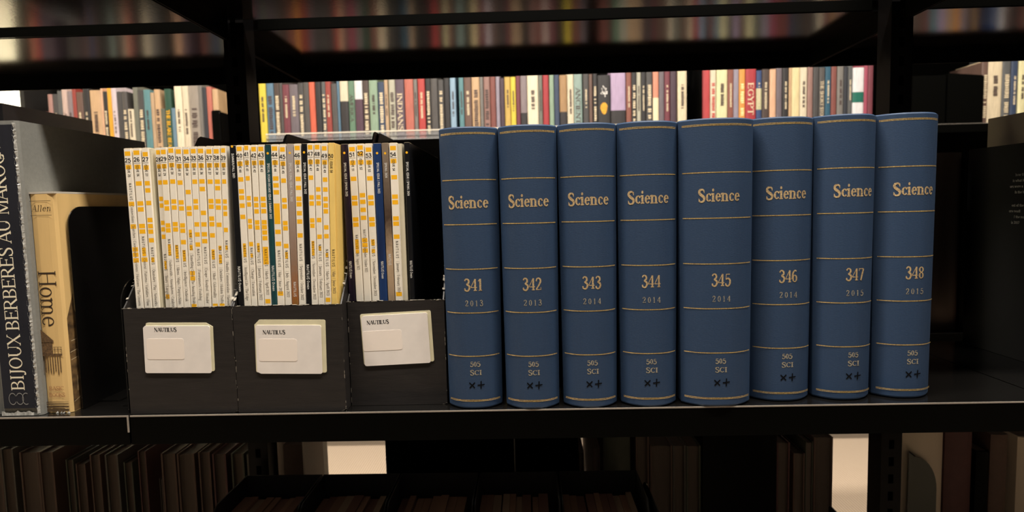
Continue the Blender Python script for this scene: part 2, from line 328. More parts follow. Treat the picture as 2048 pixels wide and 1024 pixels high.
SCI_Y = [.003, -.001, .000, .0005, -.0025, .011, .0115, .0145]
SCI_H = [.2800, .2800, .2803, .2805, .2810, .2822, .2832, .2834]
YEARS = ['2013', '2013', '2014', '2014', '2014', '2014', '2015', '2015']
for i in range(8):
    x0, x1 = SCI_X[i] + .0003, SCI_X[i + 1] - .0003; hw = (x1 - x0) / 2; H = SCI_H[i]; bl = .0155
    no = str(341 + i)
    if i == 0: where = 'touching the black magazine file'
    elif i == 7: where = 'the last before the gap'
    elif i == 4: where = 'thickest of the eight'
    else: where = f'{nth(i + 1)} volume from the magazine files'
    r = thing('bound_volume', f'blue cloth bound volume stamped {no} in gold, {where}', 'book', ((x0 + x1) / 2, SCI_Y[i], 0.0004), group='blue bound science volumes')
    PP = 2.6
    surf = lambda x, z, hw=hw: bl * min(1, abs(x / hw)) ** PP
    hollow_cover(hw, .212, H, bl, p=PP).build('cover', BUCKRAM, r, solid=True)
    MB().prism([(-hw + .0056, .2075)] + [(x, y + .0045) for x, y in arc_profile(hw - .0057, bl * .9, p=PP)] + [(hw - .0056, .2075)], .0035, H - .004).build('page_block', PAGES, r)
    def rule(z, th=.00085):
        mb = MB(); n = 22; e = (hw - .0020 * (1 - z / H)) * .93; P = [(-e + 2 * e * j / n) for j in range(n + 1)]
        for j in range(n):
            a, b = P[j], P[j + 1]
            mb.poly([(a, surf(a, z) - .0001, z - th / 2), (b, surf(b, z) - .0001, z - th / 2), (b, surf(b, z) - .0001, z + th / 2), (a, surf(a, z) - .0001, z + th / 2)])
        return mb
    for z in (.2288, .1852, .1411, .0975, .0539):
        rule(z * H / .28).build('gold_rule', GOLD, r)
    for z in (H - .0063, .0087):
        a = rule(z + .0005, .0006); b = rule(z - .0006, .0006)
        n = len(a.v); a.v += b.v; a.f += [tuple(q + n for q in f) for f in b.f]; a.build('gold_rule', GOLD, r)
    dx = [.0005, 0, 0, -.001, -.0005, .001, .0035, .0015][i]; s = H / .28
    put_text('title_lettering', 'Science', GOLDTEXT, r, (dx - (.0012 if i == 0 else 0), .2010 * s), .0117, surf=surf, T=1.75, t=.62, width=.0396, track=.1, y=-.0001)
    put_text('volume_number', no, GOLDTEXT, r, (dx + .0015, .1195 * s), .0118, surf=surf, T=1.35, t=.48, width=.0190, y=-.0001)
    put_text('year_lettering', YEARS[i], PALEGOLD, r, (dx + .0018, .1043 * s), .0056, surf=surf, T=1.15, t=.5, width=.0178, track=2.8, y=-.0001)
    put_text('shelf_number', '505', PALEGOLD, r, (dx + .0012, .0433 * s), .0050, surf=surf, T=1.5, t=.7, width=.0104, y=-.0001)
    put_text('shelf_lettering', 'SCI', PALEGOLD, r, (dx + .0016, .0347 * s), .0050, surf=surf, T=1.5, t=.7, width=.0116, y=-.0001)
    mb = MB(); cz = .0245 * s; jx = random.uniform(-.0007, .0007)
    def stroke(xa_, za_, xb_, zb_, wd=.0012):
        dx_, dz_ = xb_ - xa_, zb_ - za_; L = math.hypot(dx_, dz_); nx, nz = -dz_ / L * wd / 2, dx_ / L * wd / 2
        for q in range(6):
            u0, u1 = q / 6, (q + 1.02) / 6
            mb.poly([(x, surf(x, 0) - .0002, z) for x, z in ((xa_ + dx_ * u0 - nx, za_ + dz_ * u0 - nz), (xa_ + dx_ * u1 - nx, za_ + dz_ * u1 - nz), (xa_ + dx_ * u1 + nx, za_ + dz_ * u1 + nz), (xa_ + dx_ * u0 + nx, za_ + dz_ * u0 + nz))])
    bx_ = dx - .0022 + jx
    stroke(bx_ - .0028, cz + .0026, bx_ + .0026, cz - .0028); stroke(bx_ - .0026, cz - .0029, bx_ + .0028, cz + .0027)
    bx_ = dx + .0068 + jx
    stroke(bx_ - .0036, cz - .0002, bx_ + .0034, cz + .0004); stroke(bx_ + .0001, cz + .0040, bx_ - .0002, cz - .0038)
    mb.build('ink_mark', INK, r)

# small white paper slip peeping out behind the last volume
tag(MB().prism([(.0610, .186), (.0622, .186), (.0632, .196), (.0620, .2035), (.0613, .2035), (.0621, .196)], .8380 - .0163, .8384 - .0163, 'x').build('paper_slip', CARD, loc=(0, 0, 0)), 'small curled white paper slip sticking out beside blue volume 348', 'paper')

# ---------------------------------------------------------------- magazine files
def rrect(x0, x1, z0, z1, r, cuts=()):
    P = []
    for k, (cx, cz, a) in enumerate(((x1 - r, z0 + r, -90), (x1 - r, z1 - r, 0), (x0 + r, z1 - r, 90), (x0 + r, z0 + r, 180))):
        if k in cuts:
            c = cuts[k]; s = ((x1, z0), (x1, z1), (x0, z1), (x0, z0))[k]
            if k == 1: P += [(s[0], s[1] - c[1]), (s[0] - c[0], s[1])]
            elif k == 2: P += [(s[0] + c[0], s[1]), (s[0], s[1] - c[1])]
            elif k == 3: P += [(s[0], s[1] + c[1]), (s[0] + c[0], s[1])]
            else: P += [(s[0] - c[0], s[1]), (s[0], s[1] + c[1])]
        else: P += [(cx + r * math.cos(math.radians(a + t)), cz + r * math.sin(math.radians(a + t))) for t in (0, 30, 60, 90)]
    return P
def file_box_mesh(w, fh=.109, H=.299, D=.25, th=.0014, flat=.17):
    mb = MB(); hw = w / 2
    side = [(0, 0), (D, 0), (D, H), (flat, H), (flat - .006, H - .003), (.004, fh + .004), (0, fh)]
    mb.prism(side, -hw, -hw + th, 'x'); mb.prism(side, hw - th, hw, 'x')
    mb.box(-hw + th, hw - th, 0, th, 0, fh); mb.box(-hw + th, hw - th, D - th, D, 0, H); mb.box(-hw + th, hw - th, th, D - th, 0, th)
    return mb
def wear(w, fh=.109, H=.299, seed=1, heavy=1):
    """pale flaked paint along the folded edges of a box"""
    rr = random.Random(seed); mb = MB(); hw = w / 2; e = .0002
    def flakes(n, f, smax):
        for _ in range(n):
            t = rr.random(); s = rr.uniform(.2, 1) ** 2 * smax
            mb.poly(f(t, s, rr.uniform(.00025, .0008)))
    flakes(int(46 * heavy), lambda t, s, d: [(-hw + 2 * hw * t - s, -e, fh - d), (-hw + 2 * hw * t + s, -e, fh - d * .8), (-hw + 2 * hw * t + s, -e, fh), (-hw + 2 * hw * t - s, -e, fh)], .0035)
    flakes(int(46 * heavy), lambda t, s, d: [(-hw + 2 * hw * t - s, -e, fh + e), (-hw + 2 * hw * t + s, -e, fh + e), (-hw + 2 * hw * t + s, .0022, fh + e), (-hw + 2 * hw * t - s, .0022, fh + e)], .004)
    for sx in (-1, 1):
        flakes(int(20 * heavy), lambda t, s, d: [(sx * hw, -e, fh * t - s), (sx * hw, -e, fh * t + s), (sx * (hw - d * .8), -e, fh * t + s * .8), (sx * (hw - d * .6), -e, fh * t - s * .7)], .0035)
        flakes(int(60 * heavy), lambda t, s, d: [(sx * (hw + e), .004 + .15 * t * .6 - s, fh + .19 * t * .6 + .006 - s), (sx * (hw + e), .004 + .15 * t * .6 + s, fh + .19 * t * .6 + .006 + s), (sx * (hw - .0022), .004 + .15 * t * .6 + s, fh + .19 * t * .6 + .0065 + s), (sx * (hw - .0022), .004 + .15 * t * .6 - s, fh + .19 * t * .6 + .0065 - s)], .0016)
    flakes(14, lambda t, s, d: [(hw * .97 - s * 2 * t, -e, 0.0002), (hw, -e, 0.0002), (hw, -e, d * 3 * t + .0004), (hw * .97 + s, -e, d * 2 + .0004)], .003)
    return mb
FILES = [(-.0035, .1074, .0045, 'the one nearest the wide gap'), (.1080, .2183, .0045, 'the middle one of three'), (.2193, .3187, .0205, 'the one against the blue volumes')]
LABELS = [  # (front card), (back card), (sticker), text x z, tilt
    ((.0158, .0838, .0421, .0905), (.0185, .0868, .0440, .0936), (.0187, .0568, .0562, .0775), (.0385, .0845), -.018),
    ((.1302, .1965, .0394, .0890), (.1290, .2008, .0406, .0944), (.1326, .1716, .0522, .0750), (.1487, .0797), -.02),
    ((.2340, .3022, .0428, .0950), (.2330, .3058, .0440, .0970), (.2338, .2744, .0582, .0790), (.2507, .0858), .036)]
for i, (x0, x1, y, wh) in enumerate(FILES):
    w_ = x1 - x0; cx = (x0 + x1) / 2
    r = thing('magazine_file', f'black cardboard magazine file with cream label, {wh}', 'magazine file', (cx, y, .0003), group='black magazine files on the eye-level shelf')
    file_box_mesh(w_).build('body', BOARD, r)
    wear(w_, seed=i + 3, heavy=.38).build('worn_edging', WORN, r)
    f, b, s, tx, rot = LABELS[i]
    cxl, czl = (f[0] + f[1]) / 2 - cx, (f[2] + f[3]) / 2
    card = MB().prism(rrect(b[0] - cx - cxl, b[1] - cx - cxl, b[2] - czl, b[3] - czl, .0018, {1: (.007, .004)} if i == 0 else {2: (.005, .005)} if i == 1 else ()), -.0006, -.0001, 'y').build('backing_card', CARD2, r, loc=(cxl, 0, czl), rot=(0, -rot, 0))
    fr = MB().prism(rrect(f[0] - cx - cxl, f[1] - cx - cxl, f[2] - czl, f[3] - czl, .0020, {2: (.002, .002)} if i != 1 else {3: (.004, .002)}), -.0011, -.0006, 'y').build('label_card', CARD, r, loc=(cxl, 0, czl), rot=(0, -rot, 0))
    MB().prism(rrect(s[0] - cx - cxl, s[1] - cx - cxl, s[2] - czl, s[3] - czl, .0022), -.00123, -.0011, 'y').build('sticker', STICK, fr)
    put_text('lettering', 'NAUTILUS', BLACKTXT, fr, (tx[0] - cx - cxl, tx[1] - czl), .0041, T=1.85, t=.6, width=.0228, y=-.00114)

# ---------------------------------------------------------------- magazines
def zc(y): return .2693 - (y - 80) * .0001773
def mag(x0, x1, kind, num=None, squares=(), naut=(600, 700), title='', tspan=(0, 0), issue=True, label='', box=0, col=None, y0=.0125, big=(), h=None, dot=None, top='', tops=(0, 0), foot='NAUTILUS Ocean', feet=(758, 900), thick=None, hi=(), m=None):
    if box == 2:
        x0, x1 = (.405 + (q_ - .405) * 1.0237 for q_ in (x0, x1))
    xb = thick or x1
    cx = (x0 + x1) / 2; hw = (x1 - x0) / 2 * .965; H = (h or .2695)
    bz = .0030
    f0, f1, l0, l1 = ((.0085, .106, -.0012, .0042), (.114, .2125, .0006, .0040), (.2255, .288, -.0013, .0))[box]
    lean = l0 + (l1 - l0) * (cx - f0) / (f1 - f0)
    r = thing('magazine', label, 'magazine', (cx - lean * .266 / .16, FILES[box][2] + y0 - .006, bz), rot=(0, math.atan(lean / .16), 0), group='magazines in the black files')
    m = m or MAGWHITE; D = .206
    rr = .0006
    MB().prism([(-hw, D), (-hw, rr), (-hw + rr, 0), (hw - rr, 0), (hw, rr), (hw, D)], 0, H - bz - .0004).build('cover', m, r)
    MB().box(-hw + .0004, hw - .0004, .002, D - .001, H - bz - .0004, H - bz + .0001).build('page_block', PAGES, r)
    if thick:
        MB().box(hw, xb - cx, .0015, D, 0, H - bz - .001).build('swollen_pages', mat('swollen_magazine_side', (214, 204, 176), .6, var=.1) if kind != 'y' else m, r)
    L, R = -hw + .0007, hw - .0007
    def q(mb, za, zb, yy, l=L, rt=R): mb.poly([(l, yy, za - bz), (rt, yy, za - bz), (rt, yy, zb - bz), (l, yy, zb - bz)])
    if kind == 'w':
        mb = MB(); w = hw * 2
        for c in squares: q(mb, zc(c + 12.5), zc(c - 12.5), -.00002, L + w * .03, R - w * .02)
        for a, b in big: q(mb, zc(b), zc(a), -.000025, L + (0 if b - a > 90 else w * .18), R - (0 if b - a > 90 else w * .16))
        if mb.v: mb.build('yellow_pattern', MAGYEL, r)
    if kind in 'wy':
        nz = zc(num[1] + 9) - bz
        put_text('issue_number', str(num[0]), BLACKTXT, r, (-.0002, nz), .0040, T=1.25, t=1.25, serif=False, width=min(.0062, hw * 1.8), y=-.00005)
        mb = MB(); q(mb, zc(num[1] + 17.5), zc(num[1] + 16), -.00005); mb.build('thin_rule', BLACKTXT, r)
        put_text('issue_lettering', f'ISSUE {num[0]}', BLACKTXT, r, (-.0012, zc(num[1] + 26) - bz), .0024, mode='d', align='l', T=1.3, t=1.3, serif=False, width=.0115, track=1, y=-.00005)
        put_text('masthead_lettering', 'NAUTILUS', BLACKTXT, r, (-.0012, zc(naut[0]) - bz), .0027, mode='d', align='l', T=1.0, t=1.0, serif=False, width=(naut[1] - naut[0]) * .0001773, track=2.6, y=-.00005)
        if title:
            put_text('title_lettering', '| ' + title, GREYTXT, r, (-.0012, zc(naut[1] + 18) - bz), .0029, mode='d', align='l', T=.9, t=.42, width=(tspan[1] - naut[1] - 18) * .0001773, y=-.00005)
    else:
        if dot:
            o = MB().poly([(0.0012 * math.cos(t * math.pi / 7), -.00003, zc(dot) - bz + 0.0012 * math.sin(t * math.pi / 7)) for t in range(14)]).build('yellow_emblem', MAGYEL, r)
        if top: put_text('issue_lettering', top, WHITETXT, r, (-.0009, zc(tops[0]) - bz), .0022, mode='d', align='l', T=1.3, t=1.3, serif=False, width=(tops[1] - tops[0]) * .0001773, track=.8, y=-.00005)
        if foot: put_text('masthead_lettering', foot, WHITETXT, r, (-.0011, zc(feet[0]) - bz), .0026, mode='d', align='l', T=1.2, t=1.2, serif=False, width=(feet[1] - feet[0]) * .0001773, track=1, y=-.00005)
    return r
SPECIAL = {
 'black': mat('glossy_black_magazine_cover', (20, 20, 22), .25),
 'teal': mat('dark_teal_magazine_cover', (34, 78, 80), .3, rgb2=(20, 46, 52), scale=(300, 300, 40)),
 'navy': mat('navy_blue_magazine_cover', (20, 32, 66), .3, rgb2=(36, 66, 116), scale=(120, 120, 9)),
 'violetblack': mat('black_magazine_cover_with_violet_glints', (18, 16, 26), .28, rgb2=(42, 28, 46), scale=(500, 500, 60)),
 'yellow': mat('pale_yellow_magazine_stock', (240, 204, 116), .45, var=.08, scale=(200, 200, 40)),
}
def banded(name, stops, rough=.35):
    """bands of print up a magazine spine, mottled by noise"""
    m = bpy.data.materials.new(name); m.use_nodes = True; nt = m.node_tree; b = nt.nodes['Principled BSDF']; b.inputs['Roughness'].default_value = rough
    tc = nt.nodes.new('ShaderNodeTexCoord'); sx = nt.nodes.new('ShaderNodeSeparateXYZ'); mr = nt.nodes.new('ShaderNodeMapRange'); mr.inputs['From Max'].default_value = .27
    nz = nt.nodes.new('ShaderNodeTexNoise'); nz.inputs['Scale'].default_value = 260; ad = nt.nodes.new('ShaderNodeMath'); ad.operation = 'MULTIPLY_ADD'; ad.inputs[1].default_value = .09
    r = nt.nodes.new('ShaderNodeValToRGB'); e = r.color_ramp.elements
    for i, (p, c) in enumerate(stops):
        x = e[i] if i < 2 else e.new(p)
        x.position = p; x.color = lin(c) + (1,)
    nt.links.new(tc.outputs['Object'], sx.inputs[0]); nt.links.new(sx.outputs[2], mr.inputs['Value']); nt.links.new(tc.outputs['Object'], nz.inputs['Vector'])
    nt.links.new(nz.outputs[0], ad.inputs[0]); nt.links.new(mr.outputs[0], ad.inputs[2]); nt.links.new(ad.outputs[0], r.inputs[0]); nt.links.new(r.outputs[0], b.inputs['Base Color'])
    return m
SPECIAL['reef'] = banded('reef_photograph_spine', [(.0, (14, 26, 24)), (.16, (22, 46, 34)), (.24, (70, 120, 50)), (.34, (96, 110, 52)), (.46, (150, 92, 44)), (.60, (140, 112, 92)), (1, (168, 158, 152))])
SPECIAL['brown'] = banded('mottled_brown_photograph_spine', [(.0, (58, 44, 40)), (.25, (96, 78, 62)), (.4, (150, 128, 104)), (.6, (176, 150, 120)), (.75, (70, 54, 44)), (1, (128, 112, 96))])
A, B, C = 0, 1, 2
W_ = [
 (25, .0046, .0124, 150, (110, 185), (275, 370), 'Connections | Searches | Coordinates | Systems | Horizons | The Unseen', 975, (392, 520, 650, 680, 712), (), A),
 (26, .0135, .0217, 147, (106, 185, 278, 390, 424, 518, 549, 710), (577, 675), 'Context | Patterns | Variables | Flow', 975, (), ((640, 690),), A),
 (27, .0228, .0300, 147, (116, 190, 278, 318, 389, 485, 520, 551, 600), (640, 738), 'Quandary | Play | Networks', 975, (), ((698, 726),), A),
 (28, .0354, .0412, 149, (106, 185, 275, 367, 405, 503, 540, 582, 926), (680, 775), 'Story | Language', 945, (), ((720, 768),), A),
 (29, .0414, .0483, 147, (106, 185, 275, 388, 422, 518, 546), (595, 690), 'Underworlds | Atmospheres | Catalysts', 988, (), ((625, 690),), A),
 (30, .0490, .0561, 141, (100, 180, 272, 384, 418, 512, 542), (630, 727), 'Aliens | Maps | Panpsychism', 970, (), ((630, 708),), A),
 (31, .0565, .0636, 149, (106, 187, 279, 390, 424, 520, 550, 615), (660, 755), 'Intelligence | Outbreak', 955, (), ((660, 725),), A),
 (34, .0643, .0714, 149, (108, 185, 333, 424, 455, 793, 822, 983), (563, 660), 'Something Green | The Amazing Brain |', 980, (), ((545, 590), (632, 662)), A),
 (35, .0717, .0785, 146, (106, 185, 276, 386, 420, 516, 573, 630), (655, 750), 'Forerunners | Evolving', 950, (), (), A),
 (36, .0788, .0862, 146, (106, 187, 275, 318, 452, 517, 573, 612), (645, 740), 'Escape | Rewired | Wonder', 968, (), (), A),
 (37, .0873, .0944, 147, (110, 187, 278, 387, 418, 485, 517, 580, 983), (668, 765), 'Mind | Universality', 937, (), ((660, 718),), A),
 (38, .0947, .1018, 148, (110, 187, 279, 315, 389, 424, 521, 983), (645, 745), 'Outsiders | Hidden Truths', 970, (), ((640, 664), (690, 740)), A),
 (39, .1022, .1082, 149, (106, 187, 279, 391, 426, 460, 551), (610, 708), 'Healthy Communication | Harmony', 992, (), ((638, 664),), A),
 (40, .1178, .1249, 140, (100, 183, 270, 337, 372, 417, 480), (640, 738), 'Intelligent Life | The Edge', 957, (), ((630, 708),), B),
 (41, .1254, .1314, 134, (96, 178, 265, 376, 411, 505, 536, 635), (655, 750), 'Change | Excavation', 932, (), ((688, 710),), B),
 (42, .1325, .1390, 142, (104, 180, 382, 416, 451, 513, 542), (645, 742), 'January / February 2022', 955, (), ((630, 682),), B),
 (43, .1395, .1466, 140, (104, 180, 382, 416, 451, 513, 541, 571, 603, 963), (665, 762), 'March / April 2022', 927, (), ((652, 752),), B),
 (44, .1529, .1605, 140, (104, 182, 270, 308, 347, 569, 637, 920), (673, 768), 'May / June 2022', 922, (), ((409, 525),), B),
 (45, .1612, .1680, 152, (110, 188, 283, 392, 427, 521, 550, 650), (675, 773), 'July / August 2022', 942, (), ((686, 722),), B),
 (46, .1758, .1830, 147, (104, 183, 275, 325, 386, 417, 467, 514, 592), (640, 736), 'September / October 2022', 960, (), (), B),
 (47, .1891, .1956, 140, (102, 183, 270, 380, 414, 509, 539), (628, 724), 'November / December 2022', 958, (), ((625, 708),), B),
 (48, .1961, .2026, 142, (102, 183, 336, 380, 414, 508, 602), (645, 740), 'January / February 2023', 947, (), ((656, 680),), B),
 (49, .2032, .2098, 153, (110, 187, 283, 338, 391, 427, 460, 550, 600, 962), (673, 770), 'March / April 2023', 937, (), ((695, 718),), B),
 (51, .2296, .2373, 143, (110, 187, 278, 387, 419, 511, 541), (600, 680), 'July / August 2023', 802, (), ((626, 684), (686, 708)), C),
 (52, .2378, .2453, 137, (102, 137, 185, 373, 411, 457, 503, 632, 660, 692), (570, 646), 'September / October 2023', 817, (), (), C),
 (53, .2460, .2537, 150, (115, 187, 278, 387, 420, 512, 542), (630, 726), 'November / December 2023', 957, (), ((628, 664), (684, 708)), C),
 (54, .2703, .2782, 148, (110, 183, 275, 386, 418, 511, 541, 616, 950), (640, 740), 'January / February 2024', 942, (), (), C)]
BN = ['file nearest the gap', 'middle file', 'file against the blue volumes']
cnt = [0, 0, 0]
for (n, x0, x1, ny, sq, na, ti, te, hi, big, bx) in W_:
    thick = {27: .0318, 54: .2800}.get(n)
    cnt[bx] += 1
    mag(x0, x1, 'w', (n, ny), tuple(sq) + tuple(hi), na, ti, (0, te), big=big, box=bx, thick=thick, y0=.0125 if n != 28 else .0145,
        label=f'white magazine with yellow squares, issue {n}, {nth(cnt[bx])} white spine in {BN[bx]}')
mag(.2102, .2160, 'y', (50, 155), (), (675, 772), 'May / June 2023', (0, 926), box=B, thick=.2178, m=SPECIAL['yellow'], label='pale yellow magazine numbered 50, last in the middle file')
def sp(x0, x1, key, bx, label, **k): mag(x0, x1, 's', m=SPECIAL[key], box=bx, label=label, **k)
sp(.1114, .1172, 'black', B, 'black magazine marked summer fall 2021, first in the middle file', top='SUMMER/FALL 2021', tops=(125, 262), dot=86, feet=(760, 905))
sp(.1469, .1526, 'teal', B, 'dark teal magazine between white issues 43 and 44', top='SPECIAL OCEAN DECADE ISSUE | SUMMER 2022', tops=(185, 495), dot=129, feet=(760, 905))
sp(.1684, .1753, 'reef', B, 'coral photograph magazine with grey, orange and green spine beside issue 46', top='SPECIAL CORAL ISSUE | FALL 2022', tops=(185, 400), dot=130, foot='NAUTILUS', feet=(855, 940))
sp(.1835, .1888, 'black', B, 'black magazine marked fall 2022 between white issues 46 and 47', top='SPECIAL ISSUE | FALL 2022', tops=(185, 360), dot=129, feet=(758, 900))
sp(.2222, .2289, 'violetblack', C, 'black magazine with violet glints marked spring 2023, before issue 51', top='SPECIAL ISSUE | SPRING 2023', tops=(185, 377), dot=130, feet=(752, 852))
sp(.2542, .2623, 'navy', C, 'navy blue magazine marked fall 2023 after white issue 53', top='SPECIAL ISSUE | FALL 2023', tops=(190, 365), dot=136, feet=(757, 858))
sp(.2628, .2696, 'brown', C, 'mottled brown photograph magazine marked spring 2024 before issue 54', top='SPRING 2024', tops=(192, 277), dot=138, foot='NAUTILUS', feet=(715, 780))
sp(.2850, .2905, 'black', C, 'black magazine marked spring 2024, last before the empty end of its file', top='SPECIAL ISSUE | SPRING 2024', tops=(190, 383), dot=137, feet=(757, 858))
t = tag(MB().box(.0328, .0338, .0180, .20, .004, .2185).build('booklet', mat('teal_card_booklet', (14, 92, 112), .4), rot=(0, .006, 0)), 'thin teal booklet lower than the magazines, between issues 27 and 28', 'booklet')

# ---------------------------------------------------------------- the art book, the tan book and their bookends
GREYCLOTH = mat('grey_green_cloth', (122, 122, 116), .75, var=.12, scale=(300, 300, 300), bump=.0001, bscale=(900, 900, 900))
r = thing('art_book', 'large grey cloth art book with navy spine and tall cream lettering reading upwards', 'book', (-.1178, .0050, .0004))
MB().prism([(-.0212, .205), (-.0212, .0035), (-.0180, .0004), (.0180, .0004), (.0212, .0035), (.0212, .205)], 0, .2985).build('cover', GREYCLOTH, r, solid=True)
NAVY = mat('laminated_navy_jacket', (40, 41, 48), .2, spec=.6, var=.25, scale=(60, 60, 14), bump=.0004, bscale=(50, 50, 14))
MB().prism([(-.0175, .0002), (-.0170, -.0006), (.0172, -.0006), (.0176, .0002)], .008, .2945).build('spine_panel', NAVY, r)
FOIL = mat('torn_silver_laminate', (206, 204, 196), .28, metal=.3, var=.5, scale=(400, 400, 120), bump=.001, bscale=(300, 300, 120))
rr = random.Random(5); mb = MB(); z = 0.002; P = []
while z < .297:
    P.append((.0170 + rr.uniform(-.0009, .0008), z)); z += rr.uniform(.0008, .0028)
for (xa_, za_), (xb_, zb_) in zip(P, P[1:]):
    mb.poly([(xa_, -.0006, za_), (.0192, .0012, za_ + rr.uniform(-.0006, .0006)), (.0192, .0012, zb_), (xb_, -.0007, zb_)])
mb.build('torn_laminate_edge', FOIL, r)
mb = MB(); P = [(-.0195 + i * .0021, rr.uniform(.0030, .0060)) for i in range(17)]
for (xa_, za_), (xb_, zb_) in zip(P, P[1:]): mb.poly([(xa_, -.0012, .0006), (xb_, -.0012, .0006), (xb_, -.0008, zb_), (xa_, -.0010, za_)])
mb.build('torn_laminate_foot', FOIL, r)
SILVERTXT = mat('cream_lettering', (232, 222, 196), .5)
put_text('title_lettering', 'BIJOUX BERB\xc8RES AU MAROC', SILVERTXT, r, (.0062, .0272), .0138, mode='u', align='l', T=1.0, t=.38, width=.2400, y=-.00068)
put_text('author_lettering', 'id', SILVERTXT, r, (.0040, .2720), .0062, align='r', T=.9, t=.4, y=-.00068)
put_text('author_lettering', 'ach', SILVERTXT, r, (.0070, .2612), .0062, align='r', T=.9, t=.4, y=-.00068)
mb = MB()
for cx_, a0, a1 in ((-.0030, 30, 330), (.0045, -150, 150), (.0110, 60, 300)):
    for j in range(24):
        a, b = math.radians(a0 + (a1 - a0) * j / 24), math.radians(a0 + (a1 - a0) * (j + 1) / 24)
        mb.poly([(cx_ - .004 + ro * math.cos(t_) * (.0040), -.0009, .0180 + ro * math.sin(t_) * .0062) for ro, t_ in ((1, a), (1, b), (.9, b), (.9, a))])
mb.build('publisher_emblem', mat('grey_emblem_print', (150, 150, 146), .5), r)
MB().box(-.0190, .0190, .004, .204, .2985, .2988).build('page_block', SHADEDPAGES, r)

TAN = mat('tan_dust_jacket', (222, 186, 124), .42, spec=.5, var=.12, scale=(90, 90, 12), coat=.2)
r = thing('hardback_book', 'tan jacketed hardback titled Home with a pier house on its spine', 'book', (-.0845, .0130, .0004))
MB().prism([(-.0138, .172), (-.0138, .003), (-.0112, .0006), (-.006, -.0002), (.006, -.0002), (.0112, .0006), (.0138, .003), (.0138, .172)], 0, .2262).build('dust_jacket', TAN, r, solid=True)
MB().prism([(-.0142, .172), (-.0138, -.0003), (.0138, -.0003), (.0142, .172)], .2262, .2282).build('clear_wrapper_rim', mat('clear_wrapper', (190, 182, 168), .15, spec=.8), r)
BRN = mat('dark_brown_print', (52, 38, 26), .5)
put_text('title_lettering', 'Home', BRN, r, (-.0098, .1475), .0182, mode='d', align='l', T=.85, t=.32, width=.0570, y=-.00032)
put_text('author_lettering', 'Allen', BRN, r, (-.0008, .2085), .0062, T=.8, t=.32, slant=.25, width=.0195, y=-.00032, track=.8)
mb = MB()
for z in (.2187, .2042): mb.poly([(-.0132, -.0004, z), (.0098, -.0006, z), (.0098, -.0006, z + .0004), (-.0132, -.0004, z + .0004)])
mb.build('thin_rule', BRN, r)
RED = mat('faded_red_print', (150, 92, 62), .5)
put_text('publisher_lettering', 'BASIC', RED, r, (-.0002, .0238), .0042, T=.85, t=.4, width=.0155, y=-.0007)
put_text('publisher_lettering', 'BOOKS', RED, r, (-.0002, .0168), .0042, T=.85, t=.4, width=.0165, y=-.0007)
mb = MB(); Yp = -.0005      # the pier house
mb.poly([(-.0137, Yp, .0870), (-.0125, Yp, .0880), (.0005, Yp, .0760), (.0005, Yp, .0735), (-.0137, Yp, .0735)])
mb.poly([(-.0137, Yp, .0620), (-.0010, Yp, .0620), (-.0010, Yp, .0740), (-.0137, Yp, .0740)])
mb.poly([(-.0137, Yp, .0600), (.0085, Yp, .0600), (.0085, Yp, .0622), (-.0137, Yp, .0622)])
for k in range(8): mb.poly([(-.0128 + k * .0026, Yp, .0400 + (k % 2) * .003), (-.0117 + k * .0026, Yp, .0400 + (k % 3) * .002), (-.0117 + k * .0026, Yp, .0600), (-.0128 + k * .0026, Yp, .0600)])
for k in range(3): mb.poly([(.0008 + k * .0034, Yp, .0622), (.0013 + k * .0034, Yp, .0622), (.0013 + k * .0034, Yp, .0690), (.0008 + k * .0034, Yp, .0690)])
for z in (.0660, .0688): mb.poly([(-.0005, Yp, z), (.0085, Yp, z), (.0085, Yp, z + .0004), (-.0005, Yp, z + .0004)])
mb.build('pier_house_print', mat('sepia_print', (70, 52, 36), .5, rgb2=(120, 92, 60), scale=(700, 700, 700)), r)
mb = MB()
for k, (z0, z1) in enumerate(((.0012, .0040), (.0052, .0072), (.0086, .0098), (.0108, .0115))): mb.poly([(-.0132, -.0006, z0), (.0112, -.0007, z0 + .0004), (.0112, -.0007, z1), (-.0132, -.0006, z1 + .0004)])
mb.build('wave_print', mat('brown_wave_print', (112, 88, 58), .5, rgb2=(60, 48, 34), scale=(300, 300, 2200)), r)
mb = MB().prism([(.0032, .0005), (.034, .0005), (.034, .128), (.016, .128), (.0032, .098)], .01382, .01392, 'x')
mb.build('cover_photograph', mat('dark_sepia_photograph', (62, 48, 34), .45, rgb2=(126, 98, 62), scale=(200, 110, 160)), r)
mb = MB()
for (ya_, za_, yb_, zb_) in ((.004, .062, .016, .064), (.004, .054, .016, .056), (.006, .0735, .018, .075), (.016, .050, .0165, .078), (.010, .020, .011, .036), (.004, .010, .022, .016)):
    mb.poly([(.01396, ya_, za_), (.01396, yb_, zb_), (.01396, yb_ + .0004, zb_ + .0007), (.01396, ya_ + .0004, za_ + .0007)])
mb.build('railing_print', mat('pale_railing_print', (196, 176, 140), .5), r)
mb = MB(); rr = random.Random(2)
for k in range(6):
    x = rr.uniform(-.004, .009); mb.poly([(x, -.0012, -.0001), (x + rr.uniform(.001, .004), -.0012, -.0001), (x + .002, -.0006, rr.uniform(.0006, .0024))])
mb.build('torn_wrapper_foot', FOIL, r)

